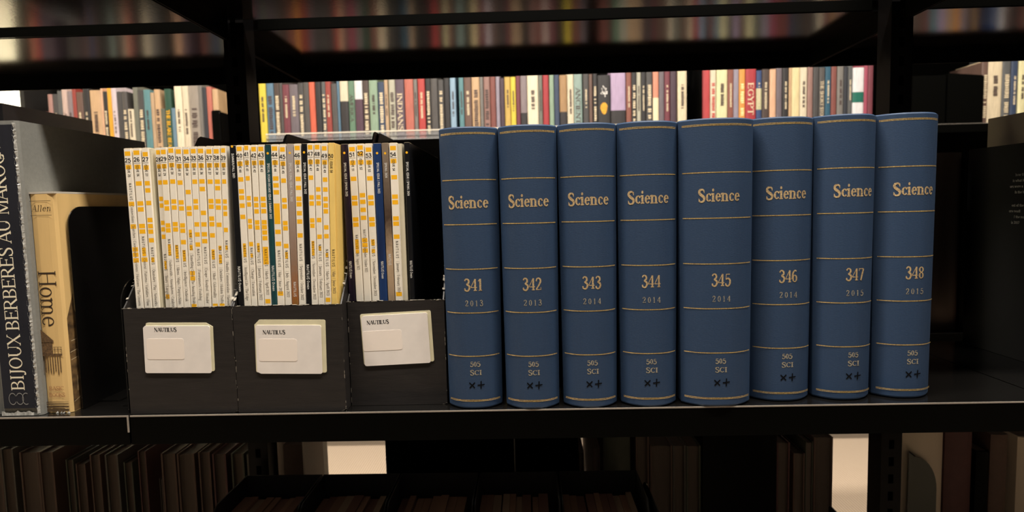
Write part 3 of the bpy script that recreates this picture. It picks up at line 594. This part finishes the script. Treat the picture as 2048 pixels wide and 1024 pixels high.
def bookend(label, loc, h, d, rad, th=.0012, base=.10, bdir=1, dark=PAINT, facing='x', name='bookend'):
    r = thing(name, label, 'bookend', loc)
    P = [(d, 0), (d, h - rad)] + [(d - rad + rad * math.cos(math.radians(a)), h - rad + rad * math.sin(math.radians(a))) for a in range(9, 90, 9)] + [(d - rad, h), (rad, h)] + [(rad - rad * math.sin(math.radians(a)), h - rad + rad * math.cos(math.radians(a))) for a in range(9, 90, 9)] + [(0, h - rad), (0, 0)]
    if facing == 'x':
        MB().prism(P, -th / 2, th / 2, 'x').build('plate', dark, r, solid=True)
        x0, x1 = sorted((0, bdir * base)); MB().box(x0, x1, d * .2, d * .8, 0, .001).build('base', dark, r)
    return r
bookend('tall black steel bookend pressed against the tan book', (-.0672, .0232, .0003),   .2130, .132, .020, base=.022, bdir=1)
bookend('short black steel bookend standing against the magazine files', (-.0088, .0098, .0003), .1372, .110, .026, base=.022, bdir=-1)

# dark tall folio on the far side, showing above the art book
def plain_book(label, loc, w, d, h, m, pm=SHADEDPAGES, name='hardback_book', group=None, fore=False, rnd=.15, rot=(0, 0, 0), cat='book'):
    """spine towards -Y, or the fore edge with its pages when fore is set; loc is the middle of the foot of the near face"""
    r = thing(name, label, cat, loc, rot=rot, group=group); hw = w / 2; th = min(.0026, w * .12)
    if fore:
        MB().box(-hw, -hw + th, 0, d, 0, h).build('front_board', m, r); MB().box(hw - th, hw, 0, d, 0, h).build('back_board', m, r)
        MB().box(-hw + th, hw - th, d - .003, d, 0, h).build('spine', m, r)
        n = 8; P = [(-hw + th + (w - 2 * th) * i / n, .003 + .004 * (1 - (2 * i / n - 1) ** 2) ** .5 if w > .012 else .003) for i in range(n + 1)]
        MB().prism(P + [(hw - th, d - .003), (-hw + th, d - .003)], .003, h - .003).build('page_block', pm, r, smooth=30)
    else:
        b = w * rnd
        P = [(-hw, d), (-hw, b)] + [(-hw + w * i / 8, b * abs(2 * i / 8 - 1) ** 2.2) for i in range(1, 8)] + [(hw, b), (hw, d)]
        MB().prism(P, 0, h).build('cover', m, r, smooth=50, solid=True)
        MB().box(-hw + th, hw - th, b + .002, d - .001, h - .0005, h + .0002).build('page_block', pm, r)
    return r
plain_book('grey cloth book barely in view beside the navy spined art book', (-.1572, .0080, .0003), .033, .20, .262, GREYCLOTH)
DARKGLOSS = mat('glossy_black_jacket', (18, 17, 18), .22)
plain_book('very tall glossy black folio showing above the grey art book', (-.405, .330, .0003), .030, .20, .378, DARKGLOSS, name='folio_book')
# the bay past the blue volumes
JACKETBLACK = mat('black_jacket_with_sheen', (5, 5, 5), .6, spec=.1)
r = plain_book('black jacketed book with white blurb text, past the blue volumes', (1.0155, .045, .0003), .030, .205, .2630, JACKETBLACK)
r2 = r
def side_text(s, y0, z, cap, xs=-.01505):
    ps, L = text_polys(s, cap, T=.9, t=.6); mb = MB()
    for q in ps: mb.poly([(xs, y0 - u, z + v) for u, v in q])
    return mb
for i, (s, z) in enumerate((('how the', .224), ('is what it', .217), ('ers were a', .210), ('is the bo', .203), ('ost of the', .187), ('ore readi', .180), ('f the numb', .173), ('is 2017', .166))):
    side_text(s, .124 + (i % 3) * .004 - .0, z, .0030).build('blurb_text', mat('dim_white_print', (150, 148, 142), .6), r2)
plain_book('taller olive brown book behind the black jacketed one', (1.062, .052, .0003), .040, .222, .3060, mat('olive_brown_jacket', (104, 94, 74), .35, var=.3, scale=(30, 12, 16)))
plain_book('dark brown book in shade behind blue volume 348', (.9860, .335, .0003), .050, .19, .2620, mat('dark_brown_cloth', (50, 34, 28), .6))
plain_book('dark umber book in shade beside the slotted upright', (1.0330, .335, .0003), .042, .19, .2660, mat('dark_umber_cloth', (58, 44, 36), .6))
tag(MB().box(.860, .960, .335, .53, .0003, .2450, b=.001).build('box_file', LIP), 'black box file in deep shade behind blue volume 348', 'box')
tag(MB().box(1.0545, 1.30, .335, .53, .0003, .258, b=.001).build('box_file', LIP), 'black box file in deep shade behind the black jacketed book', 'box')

FAR_RUNS = {
  'A': [(-1.371, -1.357, 'rosebrown', ''), (-1.357, -1.341, 'oxblood', ''), (-1.341, -1.324, 'dustypink', 't'), (-1.324, -1.305, 'charcoal', 't'),
    (-1.305, -1.289, 'slate', ''), (-1.289, -1.267, 'blush', 'T AMERICAN_ART'), (-1.267, -1.248, 'greypink', 't'), (-1.248, -1.234, 'brick', ''),
    (-1.234, -1.21, 'umber', 't'), (-1.21, -1.187, 'black', 't'), (-1.185, -1.144, 'tan', 't'), (-1.144, -1.136, 'peach', ''),
    (-1.136, -1.12, 'black', 'T'), (-1.12, -1.103, 'amber', ''), (-1.103, -1.084, 'lilacwhite', 't'), (-1.084, -1.065, 'charcoal', ''),
    (-1.065, -1.046, 'graphite', 'T'), (-1.046, -1.024, 'cream', 't s'), (-1.024, -1.006, 'olivegrey', ''), (-1.006, -0.984, 'charcoal', 'T'),
    (-0.984, -0.959, 'teal', 't'), (-0.959, -0.946, 'sand', ''), (-0.946, -0.924, 'tan', 'T'), (-0.924, -0.908, 'olive', 's'),
    (-0.908, -0.884, 'bottlegreen', 'T THE_BLAKE_BEAST'), (-0.884, -0.87, 'steelblue', 's'), (-0.87, -0.843, 'ivory', 't'), (-0.843, -0.818, 'cream', 't'),
    (-0.818, -0.781, 'taupe', 'T'), (-0.781, -0.767, 'grey', ''), (-0.767, -0.751, 'ink', ''), (-0.751, -0.732, 'salmon', ''),
    (-0.732, -0.71, 'tan', '')],
  'B': [(-0.558, -0.533, 'yellow', 't'), (-0.533, -0.505, 'denim', 'T'), (-0.504, -0.482, 'chocolate', 'T'), (-0.482, -0.472, 'graphite', ''),
    (-0.472, -0.447, 'maroon', 't'), (-0.447, -0.415, 'mauvegrey', 't'), (-0.415, -0.394, 'charcoal', 'T'), (-0.394, -0.375, 'graphite', ''),
    (-0.375, -0.353, 'orange', ''), (-0.351, -0.331, 'black', ''), (-0.33, -0.314, 'slate', 'T'), (-0.314, -0.295, 'brick', 't'),
    (-0.294, -0.273, 'graphite', ''), (-0.273, -0.264, 'denim', ''), (-0.263, -0.233, 'cream', 'L black'), (-0.232, -0.209, 'sage', 'T AMERICA'),
    (-0.208, -0.18, 'white', 'L plum'), (-0.179, -0.156, 'chocolate', 'T'), (-0.155, -0.125, 'mint', 't'), (-0.124, -0.1, 'navy', 'T'),
    (-0.1, -0.087, 'sand', 't'), (-0.084, -0.061, 'putty', 'T'), (-0.06, -0.028, 'aubergine', 'T INDIANS'), (-0.026, 0.005, 'salmon', ''),
    (0.006, 0.02, 'grey', 't'), (0.022, 0.047, 'scarlet', 't'), (0.049, 0.068, 'black', 'T'), (0.068, 0.093, 'graphite', ''),
    (0.094, 0.115, 'charcoal', 'T'), (0.116, 0.136, 'black', ''), (0.138, 0.158, 'skyblue', 't')],
  'B2': [(0.17, 0.187, 'teal', 't'), (0.188, 0.216, 'umber', 't'), (0.217, 0.245, 'tan', 'T'), (0.246, 0.258, 'grey', ''),
    (0.259, 0.282, 'rosebrown', 'T'), (0.283, 0.303, 'oxblood', ''), (0.304, 0.317, 'lilacgrey', ''), (0.318, 0.334, 'plum', ''),
    (0.335, 0.356, 'gold', 't'), (0.357, 0.375, 'yellow', 't'), (0.376, 0.391, 'maroon', ''), (0.392, 0.415, 'greypink', 'L black'),
    (0.416, 0.456, 'ivory', 't'), (0.457, 0.471, 'olivegrey', 't'), (0.472, 0.494, 'crimson', ''), (0.496, 0.512, 'mint', ''),
    (0.513, 0.531, 'navy', ''), (0.532, 0.559, 'caramel', 'L black'), (0.56, 0.583, 'cream', 't'), (0.584, 0.614, 'seafoam', 'T ANCIENT'),
    (0.617, 0.637, 'charcoal', 't'), (0.638, 0.65, 'umber', ''), (0.652, 0.667, 'black', 'T'), (0.668, 0.714, 'black', 'M'),
    (0.716, 0.769, 'lilac', 'L black'), (0.771, 0.79, 'rust', 't'), (0.79, 0.807, 'black', 'T'), (0.808, 0.823, 'putty', 't'),
    (0.824, 0.841, 'black', 't'), (0.842, 0.865, 'charcoal', 'T'), (0.866, 0.886, 'coral', 'L cream'), (0.887, 0.906, 'mauvegrey', ''),
    (0.907, 0.927, 'maroon', 't'), (0.928, 0.95, 'plum', ''), (0.954, 0.986, 'buttercream', 't')],
  'C': [(1.041, 1.069, 'red', ''), (1.07, 1.091, 'cream', 'R'), (1.092, 1.13, 'paleyellow', 't'), (1.131, 1.152, 'rust', 't'),
    (1.152, 1.171, 'lilacgrey', ''), (1.172, 1.194, 'tangerine', 'T'), (1.195, 1.232, 'crimson', 'T EGYPT'), (1.233, 1.252, 'royalblue', 't'),
    (1.253, 1.279, 'chocolate', 't'), (1.28, 1.302, 'peach', ''), (1.303, 1.324, 'mauvegrey', ''), (1.325, 1.346, 'black', 't'),
    (1.347, 1.356, 'tan', ''), (1.357, 1.386, 'yellowcream', ''), (1.387, 1.413, 'cream', 't'), (1.414, 1.432, 'rosebrown', ''),
    (1.433, 1.453, 'charcoal', ''), (1.454, 1.475, 'graphite', 'T THE_SHORT_STORIES'), (1.476, 1.496, 'petrol', 't'), (1.497, 1.516, 'oxblood', ''),
    (1.517, 1.539, 'grey', 't'), (1.54, 1.554, 'ink', ''), (1.555, 1.571, 'slate', 't'), (1.572, 1.612, 'white', 'G'),
    (1.612, 1.625, 'raspberry', ''), (1.626, 1.644, 'maroon', '')],
  'D': [(1.964, 2.019, 'plum', ''), (2.02, 2.042, 'umber', 'T'), (2.043, 2.093, 'buttercream', 't'), (2.094, 2.123, 'slate', 'T'),
    (2.124, 2.147, 'navy', 't'), (2.15, 2.177, 'paleyellow', 't'), (2.18, 2.212, 'tan', 't')],
}

# ---------------------------------------------------------------- the next range across the aisle
YF = 1.65
FARB = 'far range'
def far_shelf(x0, x1, z, label, lipm=LIP, m=PAINT, y0=YF - .012): return shelf(x0, x1, y0, y0 + .25, z, label, front=-1, m=m, mlip=lipm)
GLOSSLIP = mat('glossy_label_strip', (60, 56, 50), .12, spec=.9)
ZF = .4560; ZA = .4200
far_shelf(-1.405, -.585, ZA, 'black steel shelf of the far range behind the tan book')
far_shelf(-.580, .995, ZF, 'black steel shelf of the far range behind the magazines', lipm=GLOSSLIP)
far_shelf(1.000, 1.665, ZF, 'black steel shelf of the far range behind the thick blue volume')
far_shelf(1.67, 2.75, ZF, 'black steel shelf of the far range past the blue volumes')
for k, z in enumerate((ZF - SH, -.47, .92)):
    nm = ('middle', 'lowest', 'topmost')[k]
    far_shelf(-1.405, .205, z, f'black steel {nm} shelf of the far range, magazine half')
    far_shelf(.210, 1.665, z, f'black steel {nm} shelf of the far range, blue volume half')
    far_shelf(1.67, 2.75, z, f'black steel {nm} shelf of the far range, end past the blue volumes')
ENDP = mat('dark_end_panel_paint', (26, 24, 22), .5)
for x, t in ((-1.414, 'where the pale wall begins'), (2.76, 'past the blue volumes')):
    tag(MB().box(x - .012, x + .005, YF - .02, YF + .62, FLOORZ, 1.30).build('end_panel', ENDP), 'dark end panel of the far range ' + t, 'panel')
for x, t in ((-.5835, 'behind the slotted upright'), (.2075, 'behind the middle of the range'), (.9985, 'in the dark gap before the red books'), (1.6675, 'after the maroon books')):
    tag(MB().box(x - .0015, x + .0015, YF + .182, YF + .24, FLOORZ, 1.30).build('divider_panel', LIP), 'black steel divider of the far range ' + t, 'panel')
tag(MB().box(-1.40, 2.75, YF + .26, YF + .27, FLOORZ, 1.30).build('back_panel', LIP), 'black back panel of the far range behind its books', 'panel')
tag(MB().box(-1.40, 2.75, YF + .09, YF + .255, FLOORZ, FLOORZ + .09).build('plinth', LIP), 'black plinth under the far range on the beige carpet', 'plinth')

FC = dict(rosebrown=(158, 112, 100), oxblood=(140, 70, 60), dustypink=(176, 124, 112), charcoal=(74, 70, 68), slate=(92, 92, 90), blush=(206, 172, 158), greypink=(140, 122, 124), brick=(168, 56, 44), umber=(112, 80, 66), black=(46, 42, 42), tan=(212, 166, 116), peach=(232, 172, 128), amber=(246, 170, 22), lilacwhite=(212, 192, 196), graphite=(84, 78, 74), cream=(224, 206, 170), olivegrey=(116, 116, 100), teal=(84, 140, 146), sand=(196, 158, 116), olive=(98, 102, 84), bottlegreen=(34, 84, 62), steelblue=(100, 136, 160), ivory=(240, 220, 182), taupe=(156, 142, 126), grey=(122, 116, 108), ink=(48, 50, 58), salmon=(204, 100, 80), yellow=(236, 206, 40), denim=(82, 122, 150), chocolate=(80, 62, 54), maroon=(126, 50, 62), mauvegrey=(112, 98, 104), orange=(232, 92, 58), sage=(98, 138, 106), white=(226, 222, 220), plum=(78, 54, 66), mint=(140, 168, 136), navy=(52, 68, 98), putty=(184, 178, 152), aubergine=(98, 76, 90), scarlet=(206, 56, 50), skyblue=(138, 172, 198), lilacgrey=(150, 138, 154), gold=(216, 172, 70), crimson=(190, 44, 50), caramel=(178, 132, 80), seafoam=(140, 166, 154), lilac=(182, 152, 188), rust=(148, 78, 60), coral=(232, 138, 104), buttercream=(232, 208, 164), red=(214, 60, 62), paleyellow=(232, 220, 158), tangerine=(244, 152, 52), royalblue=(46, 72, 126), yellowcream=(236, 210, 146), petrol=(36, 90, 116), raspberry=(176, 66, 88))
NICE = dict(rosebrown='rose brown', oxblood='oxblood red', dustypink='dusty pink', greypink='grey pink', lilacwhite='lilac white', olivegrey='olive grey', bottlegreen='bottle green', steelblue='steel blue', mauvegrey='mauve grey', skyblue='sky blue', lilacgrey='lilac grey', buttercream='buttercream', paleyellow='pale yellow', royalblue='royal blue', yellowcream='yellowish cream', petrol='petrol blue', seafoam='seafoam green')
def dull(c, k=.22, g=.93):
    a = sum(c) / 3; return tuple((x + (a - x) * k) * g for x in c)
def fmat(c): return mat(c + '_book_cover', dull(FC[c]), .5, var=.22, scale=(160, 160, 22))
def far_book(x0, x1, c, fl, z, label, group, h=None, y=YF, rr=random, d=.17):
    w = x1 - x0 - .0007; hw = w / 2; fl = fl.split()
    if h is None: h = rr.uniform(.205, .26)
    if 's' in fl: h = rr.uniform(.160, .172)
    b = min(.004, w * .16)
    P = [(-hw, d), (-hw, b), (-hw * .8, b * .35), (-hw * .4, .0), (hw * .4, .0), (hw * .8, b * .35), (hw, b), (hw, d)]
    o = MB().prism(P, 0, h).build('hardback_book', fmat(c), None, loc=((x0 + x1) / 2, y, z), solid=True)
    tag(o, label, 'book', group)
    MB().box(-hw + w * .1, hw - w * .1, b + .002, d - .003, h - .0008, h + .0004).build('page_block', PAGES, o)
    dark = sum(FC[c]) < 330
    tm = mat('pale_spine_print', (206, 188, 156), .6) if dark else mat('dark_spine_print', (70, 54, 50), .6)
    if 'R' in fl: tm = mat('red_spine_print', (178, 54, 48), .6)
    if c == 'bottlegreen': tm = MAGYEL
    if c == 'tangerine': tm = mat('orange_spine_print', (250, 214, 150), .6)
    word = [q for q in fl if '_' in q or (len(q) > 3 and q.isupper())]
    rs = random.Random(int(x0 * 1e4))
    if word:
        put_text('spine_lettering', word[0].replace('_', ' '), tm, o, (-w * .30, .165), w * .56, mode='d', align='l', T=1.2, t=.5, width=min(.155, len(word[0]) * w * .62), y=-.0006)
    elif 'T' in fl or 't' in fl or 'R' in fl:      # lettering too small to read: only its rhythm
        mb = MB(); zz = .165 if 't' in fl else .168; k = .0035 if 't' in fl else .006; e = w * (.18 if 't' in fl else .30)
        while zz > (.02 if 'T' in fl or 'R' in fl else rs.uniform(.03, .1)):
            g = k * rs.uniform(.5, 1.1)
            if rs.random() > .16: mb.poly([(-e * rs.uniform(.4, 1), -.0006, zz - g), (e * rs.uniform(.5, 1), -.0006, zz - g), (e, -.0006, zz), (-e * .8, -.0006, zz)])
            zz -= g + k * .35
        mb.build('spine_lettering', tm, o)
    lower = None
    if 'L' in fl: lower = FC.get(fl[-1], (60, 50, 50)); nm_ = fl[-1]
    if lower:
        m2 = mat(nm_ + '_spine_band', lower, .5, var=.15); z1 = {'plum': .115, 'black': .05, 'cream': .09}.get(nm_, .06)
        if c == 'cream': z1 = .11
        MB().prism([(p[0] * 1.01, p[1] - .0004) for p in P], .001, z1 + .032).build('lower_band', m2, o)
    if 'G' in fl: MB().prism([(p[0] * 1.01, p[1] - .0004) for p in P], .086, .122).build('green_band', mat('green_spine_band', (24, 92, 76), .5), o)
    if c == 'royalblue': MB().prism([(p[0] * 1.01, p[1] - .0004) for p in P], .07, .145).build('pale_band', mat('pale_spine_band', (196, 190, 150), .5, var=.5, scale=(500, 500, 500)), o)
    if 'M' in fl:
        mb = MB(); n = 20; mb.poly([(.0135 * math.cos(t * 2 * math.pi / n) * (1 if math.sin(t * 2 * math.pi / n) > 0 else .8), -.0006, .090 + .021 * math.sin(t * 2 * math.pi / n)) for t in range(n)])
        mb.build('gold_mask_picture', mat('gold_mask_print', (236, 178, 52), .4, rgb2=(170, 110, 40), scale=(200, 200, 200)), o)
        mb = MB()
        for t in range(18):
            a = rs.uniform(0, 6.28); rd = rs.uniform(.006, .018); cx_, cz_ = rs.uniform(-.006, .006), .150 + rs.uniform(-.012, .012)
            mb.poly([(cx_, -.0006 - t * 1e-5, cz_), (cx_ + min(.012, rd * .6) * math.cos(a), -.0006 - t * 1e-5, cz_ + rd * math.sin(a)), (cx_ + min(.012, rd * .6) * math.cos(a + .4), -.0006 - t * 1e-5, cz_ + rd * math.sin(a + .4))])
        mb.build('white_splash_picture', mat('white_splash_print', (214, 208, 200), .6), o)
        return o
    return o
RUNN = {'A': ('far row behind the tan book', 'the pale wall end', 'books on the far shelf behind the tan book'), 'B': ('far row behind the magazines', 'the yellow book', 'books on the far shelf behind the magazines'),
        'B2': ('far row above first blue volumes', 'the small gap', 'books on the far shelf above the first blue volumes'), 'C': ('far row above thick blue volume', 'the wide gap', 'books on the far shelf above the thick blue volume'), 'D': ('far row past the blue volumes', 'the black box', 'books on the far shelf past the blue volumes')}
for k, L in FAR_RUNS.items():
    rn, anc, grp = RUNN[k]; rr = random.Random(ord(k[0]) + len(k))
    for i, (x0, x1, c, fl) in enumerate(L):
        w = x1 - x0; wd = 'slim' if w < .0165 else 'broad' if w > .026 else 'middling'
        lb = f'{wd} {NICE.get(c, c)} book, {nth(i + 1)} from {anc}, {rn}'.replace('middling', 'medium')
        if k == 'B' and i == 0: lb = 'bright yellow book at the start of the far row behind the magazines'
        if 'M' in fl.split(): lb = 'black book with gold mask picture on its spine, far row above blue volumes'
        if 'G' in fl.split(): lb = 'white book with green band low on its spine, before the maroon books'
        h = {('A', 0): .168, ('A', 1): .171}.get((k, i)); h = h or (None if k != 'A' or 's' in fl.split() else rr.uniform(.224, .262)); yy = YF + (rr.uniform(0, .004)); z = ZA if k == 'A' else ZF
        if k == 'D' and i == 0: continue
        far_book(x0, x1, c, fl, z, lb, grp, h=h, y=yy, rr=rr)
# clear label strip in front of the feet of the middle run
CLEAR = mat('clear_plastic', (235, 235, 235), .12, spec=.6)
CLEAR.node_tree.nodes['Principled BSDF'].inputs['Transmission Weight'].default_value = .85
r = thing('label_strip', 'clear plastic label strip with pale edge along the far shelf behind the magazines', 'label strip', (.2275, YF - .0145, ZF))
MB().box(-.7605, .7605, 0, .0012, -.006, .0265).build('clear_panel', CLEAR, r)
MB().box(-.7605, .7605, -.002, .0016, .0265, .0305).build('top_edge', mat('pale_strip_edge', (214, 206, 190), .3), r)
MB().box(-.7605, .7605, -.0012, .0, .0085, .0105).build('middle_ridge', mat('dark_strip_ridge', (40, 36, 32), .4), r)
MB().box(-.7605, .7605, -.002, .0014, -.008, -.006).build('lower_edge', mat('dark_strip_ridge', (40, 36, 32), .4), r)
# bookend and black box on that shelf
bookend('small black bookend after the salmon books on the far shelf', (-.703, YF - .008, ZA), .153, .13, .012, base=.02, bdir=1)
MB().prism([(0, 0), (.034, 0), (.034, .155), (.028, .158), (.004, .158), (0, .154)], .0, .0015, 'y').build('face_plate', LIP, None)
o = bpy.data.objects['face_plate']; o.name = 'bookend_plate'; o.location = (-.733, YF - .004, ZA); tag(o, 'upright black bookend face closing the far row behind the tan book', 'bookend')
tag(MB().prism([(0, 0), (.125, 0), (.125, .160), (.118, .166), (0, .176)], 0, .20, 'y').build('box_file', LIP, loc=(1.893, YF - .012, ZF)), 'black box file with sloping top beside the brown book past the blue volumes', 'box')
tag(MB().box(1.772, 1.888, YF - .010, YF + .19, ZF, ZF + .170).build('box_file', LIP), 'taller black box file on the far shelf beside the slotted upright', 'box')
bookend('black steel bookend before the red books on the far shelf', (1.0385, YF - .004, ZF), .26, .17, .02, base=.02, bdir=-1)
# the middle level of the far range: seen only mirrored in the undersides of the near shelves
rr = random.Random(11); keys = list(FC); x = -1.39; n = 0
MIDLV = ZF - SH
while x < 2.7:
    w = rr.uniform(.014, .030)
    if rr.random() < .04: x += .05
    c = rr.choice(keys)
    if rr.random() < .45: c = rr.choice(('charcoal', 'umber', 'graphite', 'oxblood', 'chocolate', 'maroon', 'black', 'sand'))
    o = MB().prism([(-w / 2, .17), (-w / 2, .003), (-w * .3, 0), (w * .3, 0), (w / 2, .003), (w / 2, .17)], 0, rr.uniform(.19, .26)).build('hardback_book', fmat(c), None, loc=(x + w / 2, YF + rr.uniform(0, .006), MIDLV), solid=True)
    tag(o, 'book on the middle level of the far range, glimpsed only as a reflection', 'book', 'books on the middle level of the far range')
    x += w + .0006; n += 1

# ---------------------------------------------------------------- lower level
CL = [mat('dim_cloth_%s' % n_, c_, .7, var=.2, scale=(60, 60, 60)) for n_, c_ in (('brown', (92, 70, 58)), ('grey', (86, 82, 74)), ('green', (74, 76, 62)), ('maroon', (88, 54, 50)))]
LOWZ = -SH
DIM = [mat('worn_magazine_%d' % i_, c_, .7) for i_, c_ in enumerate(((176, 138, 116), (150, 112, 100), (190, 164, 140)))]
LB = [(-.5300, -.5080, .30, 'grey'), (-.5070, -.4850, .31, 'brown'), (-.4840, -.4620, .29, 'green'), (-.4610, -.4395, .305, 'brown'), (-.4391, -.4189, .307, 'grey'), (-.4089, -.3785, .301, 'tan'), (-.3778, -.3547, .301, 'brown'), (-.3347, -.3226, .288, 'green'), (-.3191, -.3038, .281, 'brown'), (-.2954, -.2793, .2955, 'brown'), (-.2712, -.2503, .295, 'grey'), (-.2416, -.2280, .2825, 'green'), (-.2178, -.2050, .300, 'maroon'), (-.1860, -.1815, .255, 'grey'), (-.1810, -.1580, .2955, 'brown'), (-.1556, -.1277, .2947, 'brown'), (-.1211, -.1028, .297, 'brown'), (-.0990, -.0774, .294, 'maroon'), (-.0690, -.0488, .2938, 'green'), (-.0440, -.0200, .292, 'grey')]
cidx = {'grey': 1, 'tan': 0, 'brown': 0, 'green': 2, 'maroon': 3}
for i, (x0, x1, h, c) in enumerate(LB):
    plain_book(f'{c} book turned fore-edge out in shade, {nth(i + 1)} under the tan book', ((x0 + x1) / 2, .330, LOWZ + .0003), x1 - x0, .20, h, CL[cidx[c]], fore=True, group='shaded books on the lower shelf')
PALEC = mat('pale_grey_card', (214, 200, 182), .7); LITSPINE = mat('lit_spine_white', (250, 244, 230), .6)
plain_book('pale grey upright folder beside the lower slotted upright', (.0000, .330, LOWZ + .0003), .0255, .10, .330, PALEC, name='folder', cat='folder')
r = thing('hardback_book', 'brown fore-edge book with pale grey board, beside the carpet gap', 'book', (.0310, .330, LOWZ + .0003))
MB().box(-.0165, .0140, .002, .084, 0, .3065).build('page_block', CL[0], r)
MB().box(.0140, .0165, 0, .085, 0, .3110).build('board', PALEC, r)
MB().box(-.0165, .0168, .085, .107, 0, .3110).build('spine', LITSPINE, r)  # white paints the strong far-aisle light on this edge
# black boxes closing the view on the lower shelf
for x0, x1, lb in ((.1770, .3770, 'beside the carpet gap'), (.3795, .4765, 'next to the small brown book')):
    tag(MB().box(x0, x1, .325, .54, LOWZ + .0003, -.045, b=.001).build('storage_box', LIP), 'tall black storage box on the lower shelf ' + lb, 'box')
tag(MB().box(.3772, .3788, .322, .50, -.30, -.12).build('highlight_strip', mat('painted_edge_highlight', (170, 160, 148), .6)), 'thin pale strip painting an edge highlight between the tall black boxes', 'highlight')  # pale colour paints a thin highlight on a box edge
tag(MB().box(.6660, .7800, .325, .54, LOWZ + .0003, -.060, b=.001).build('storage_box', LIP), 'tall black storage box between the tan topped and maroon books', 'box')
RB = [(.4778, .4855, .290, 0, 'small light brown'), (.5004, .5097, .296, 0, 'slim brown'), (.5160, .5577, .330, 2, 'wide olive grey'), (.5655, .5860, .325, 0, 'warm brown'), (.5874, .6220, .2970, 0, 'tan topped'), (.6225, .6425, .2965, 1, 'grey brown'), (.6430, .6655, .2960, 2, 'dark olive'), (.7815, .8016, .2990, 3, 'maroon'), (.8071, .8246, .2820, 0, 'shorter brown'), (.8255, .8370, .300, 2, 'slim green'), (.8379, .8670, .3067, 0, 'thick brown')]
for i, (x0, x1, h, c, nm) in enumerate(RB):
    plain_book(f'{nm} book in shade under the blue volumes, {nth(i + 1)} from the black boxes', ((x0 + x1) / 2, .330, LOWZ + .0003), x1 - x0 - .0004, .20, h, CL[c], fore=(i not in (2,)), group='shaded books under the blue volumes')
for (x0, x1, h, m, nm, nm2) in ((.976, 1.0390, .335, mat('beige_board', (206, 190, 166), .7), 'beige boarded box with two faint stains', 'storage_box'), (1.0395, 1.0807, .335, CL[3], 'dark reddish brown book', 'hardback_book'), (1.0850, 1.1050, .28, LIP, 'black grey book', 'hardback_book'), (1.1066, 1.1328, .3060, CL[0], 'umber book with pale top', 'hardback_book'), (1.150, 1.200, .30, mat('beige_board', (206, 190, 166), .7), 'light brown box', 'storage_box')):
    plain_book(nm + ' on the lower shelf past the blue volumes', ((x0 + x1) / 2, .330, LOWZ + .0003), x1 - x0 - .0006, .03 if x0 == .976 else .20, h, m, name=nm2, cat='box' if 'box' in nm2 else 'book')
GB = mat('grey_green_enamel', (70, 72, 62), .5)
r = thing('bookend', 'grey green rounded bookend in front of the beige box, lower shelf', 'bookend', (.978, .322, LOWZ + .0003))
P = [(0, 0), (.042, 0), (.042, .225)] + [(.042 - .034 * (1 - math.cos(math.radians(a))), .225 + .052 * math.sin(math.radians(a))) for a in range(10, 91, 10)] + [(0, .284)]
MB().prism(P, 0, .0015, 'y').build('plate', GB, r, solid=True)
MB().prism([(0, .2838), (.008, .277), (.0092, .2782), (0, .2858)], -.0005, .0018, 'y').build('rim', LIP, r)
# periodical files on the near lower shelf
bx = -.0035
for i in range(5):
    w_ = .1090; x0 = bx + .0005 + i * .1112
    r = thing('magazine_file', f'black magazine file in deep shade on the lower shelf, {nth(i + 1)} from the slotted upright', 'magazine file', (x0 + w_ / 2, -.003, LOWZ + .0003), group='shaded magazine files on the lower shelf')
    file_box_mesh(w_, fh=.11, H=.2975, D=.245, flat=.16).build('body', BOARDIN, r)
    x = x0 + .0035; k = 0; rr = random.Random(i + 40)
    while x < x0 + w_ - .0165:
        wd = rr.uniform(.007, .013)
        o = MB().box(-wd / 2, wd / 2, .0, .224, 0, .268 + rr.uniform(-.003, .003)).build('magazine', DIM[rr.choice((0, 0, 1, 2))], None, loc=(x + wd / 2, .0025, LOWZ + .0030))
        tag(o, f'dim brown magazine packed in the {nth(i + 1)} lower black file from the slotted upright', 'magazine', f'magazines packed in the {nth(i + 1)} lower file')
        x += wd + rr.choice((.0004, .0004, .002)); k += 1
bookend('black rounded bookend closing the lower magazine files', (.5560, .03, LOWZ + .0003), .300, .20, .04, base=.03, bdir=1)
bookend('black steel bookend before the carpet gap under the thick blue volumes', (.823, .02, LOWZ + .0003), .240, .23, .006, base=.03, bdir=-1)
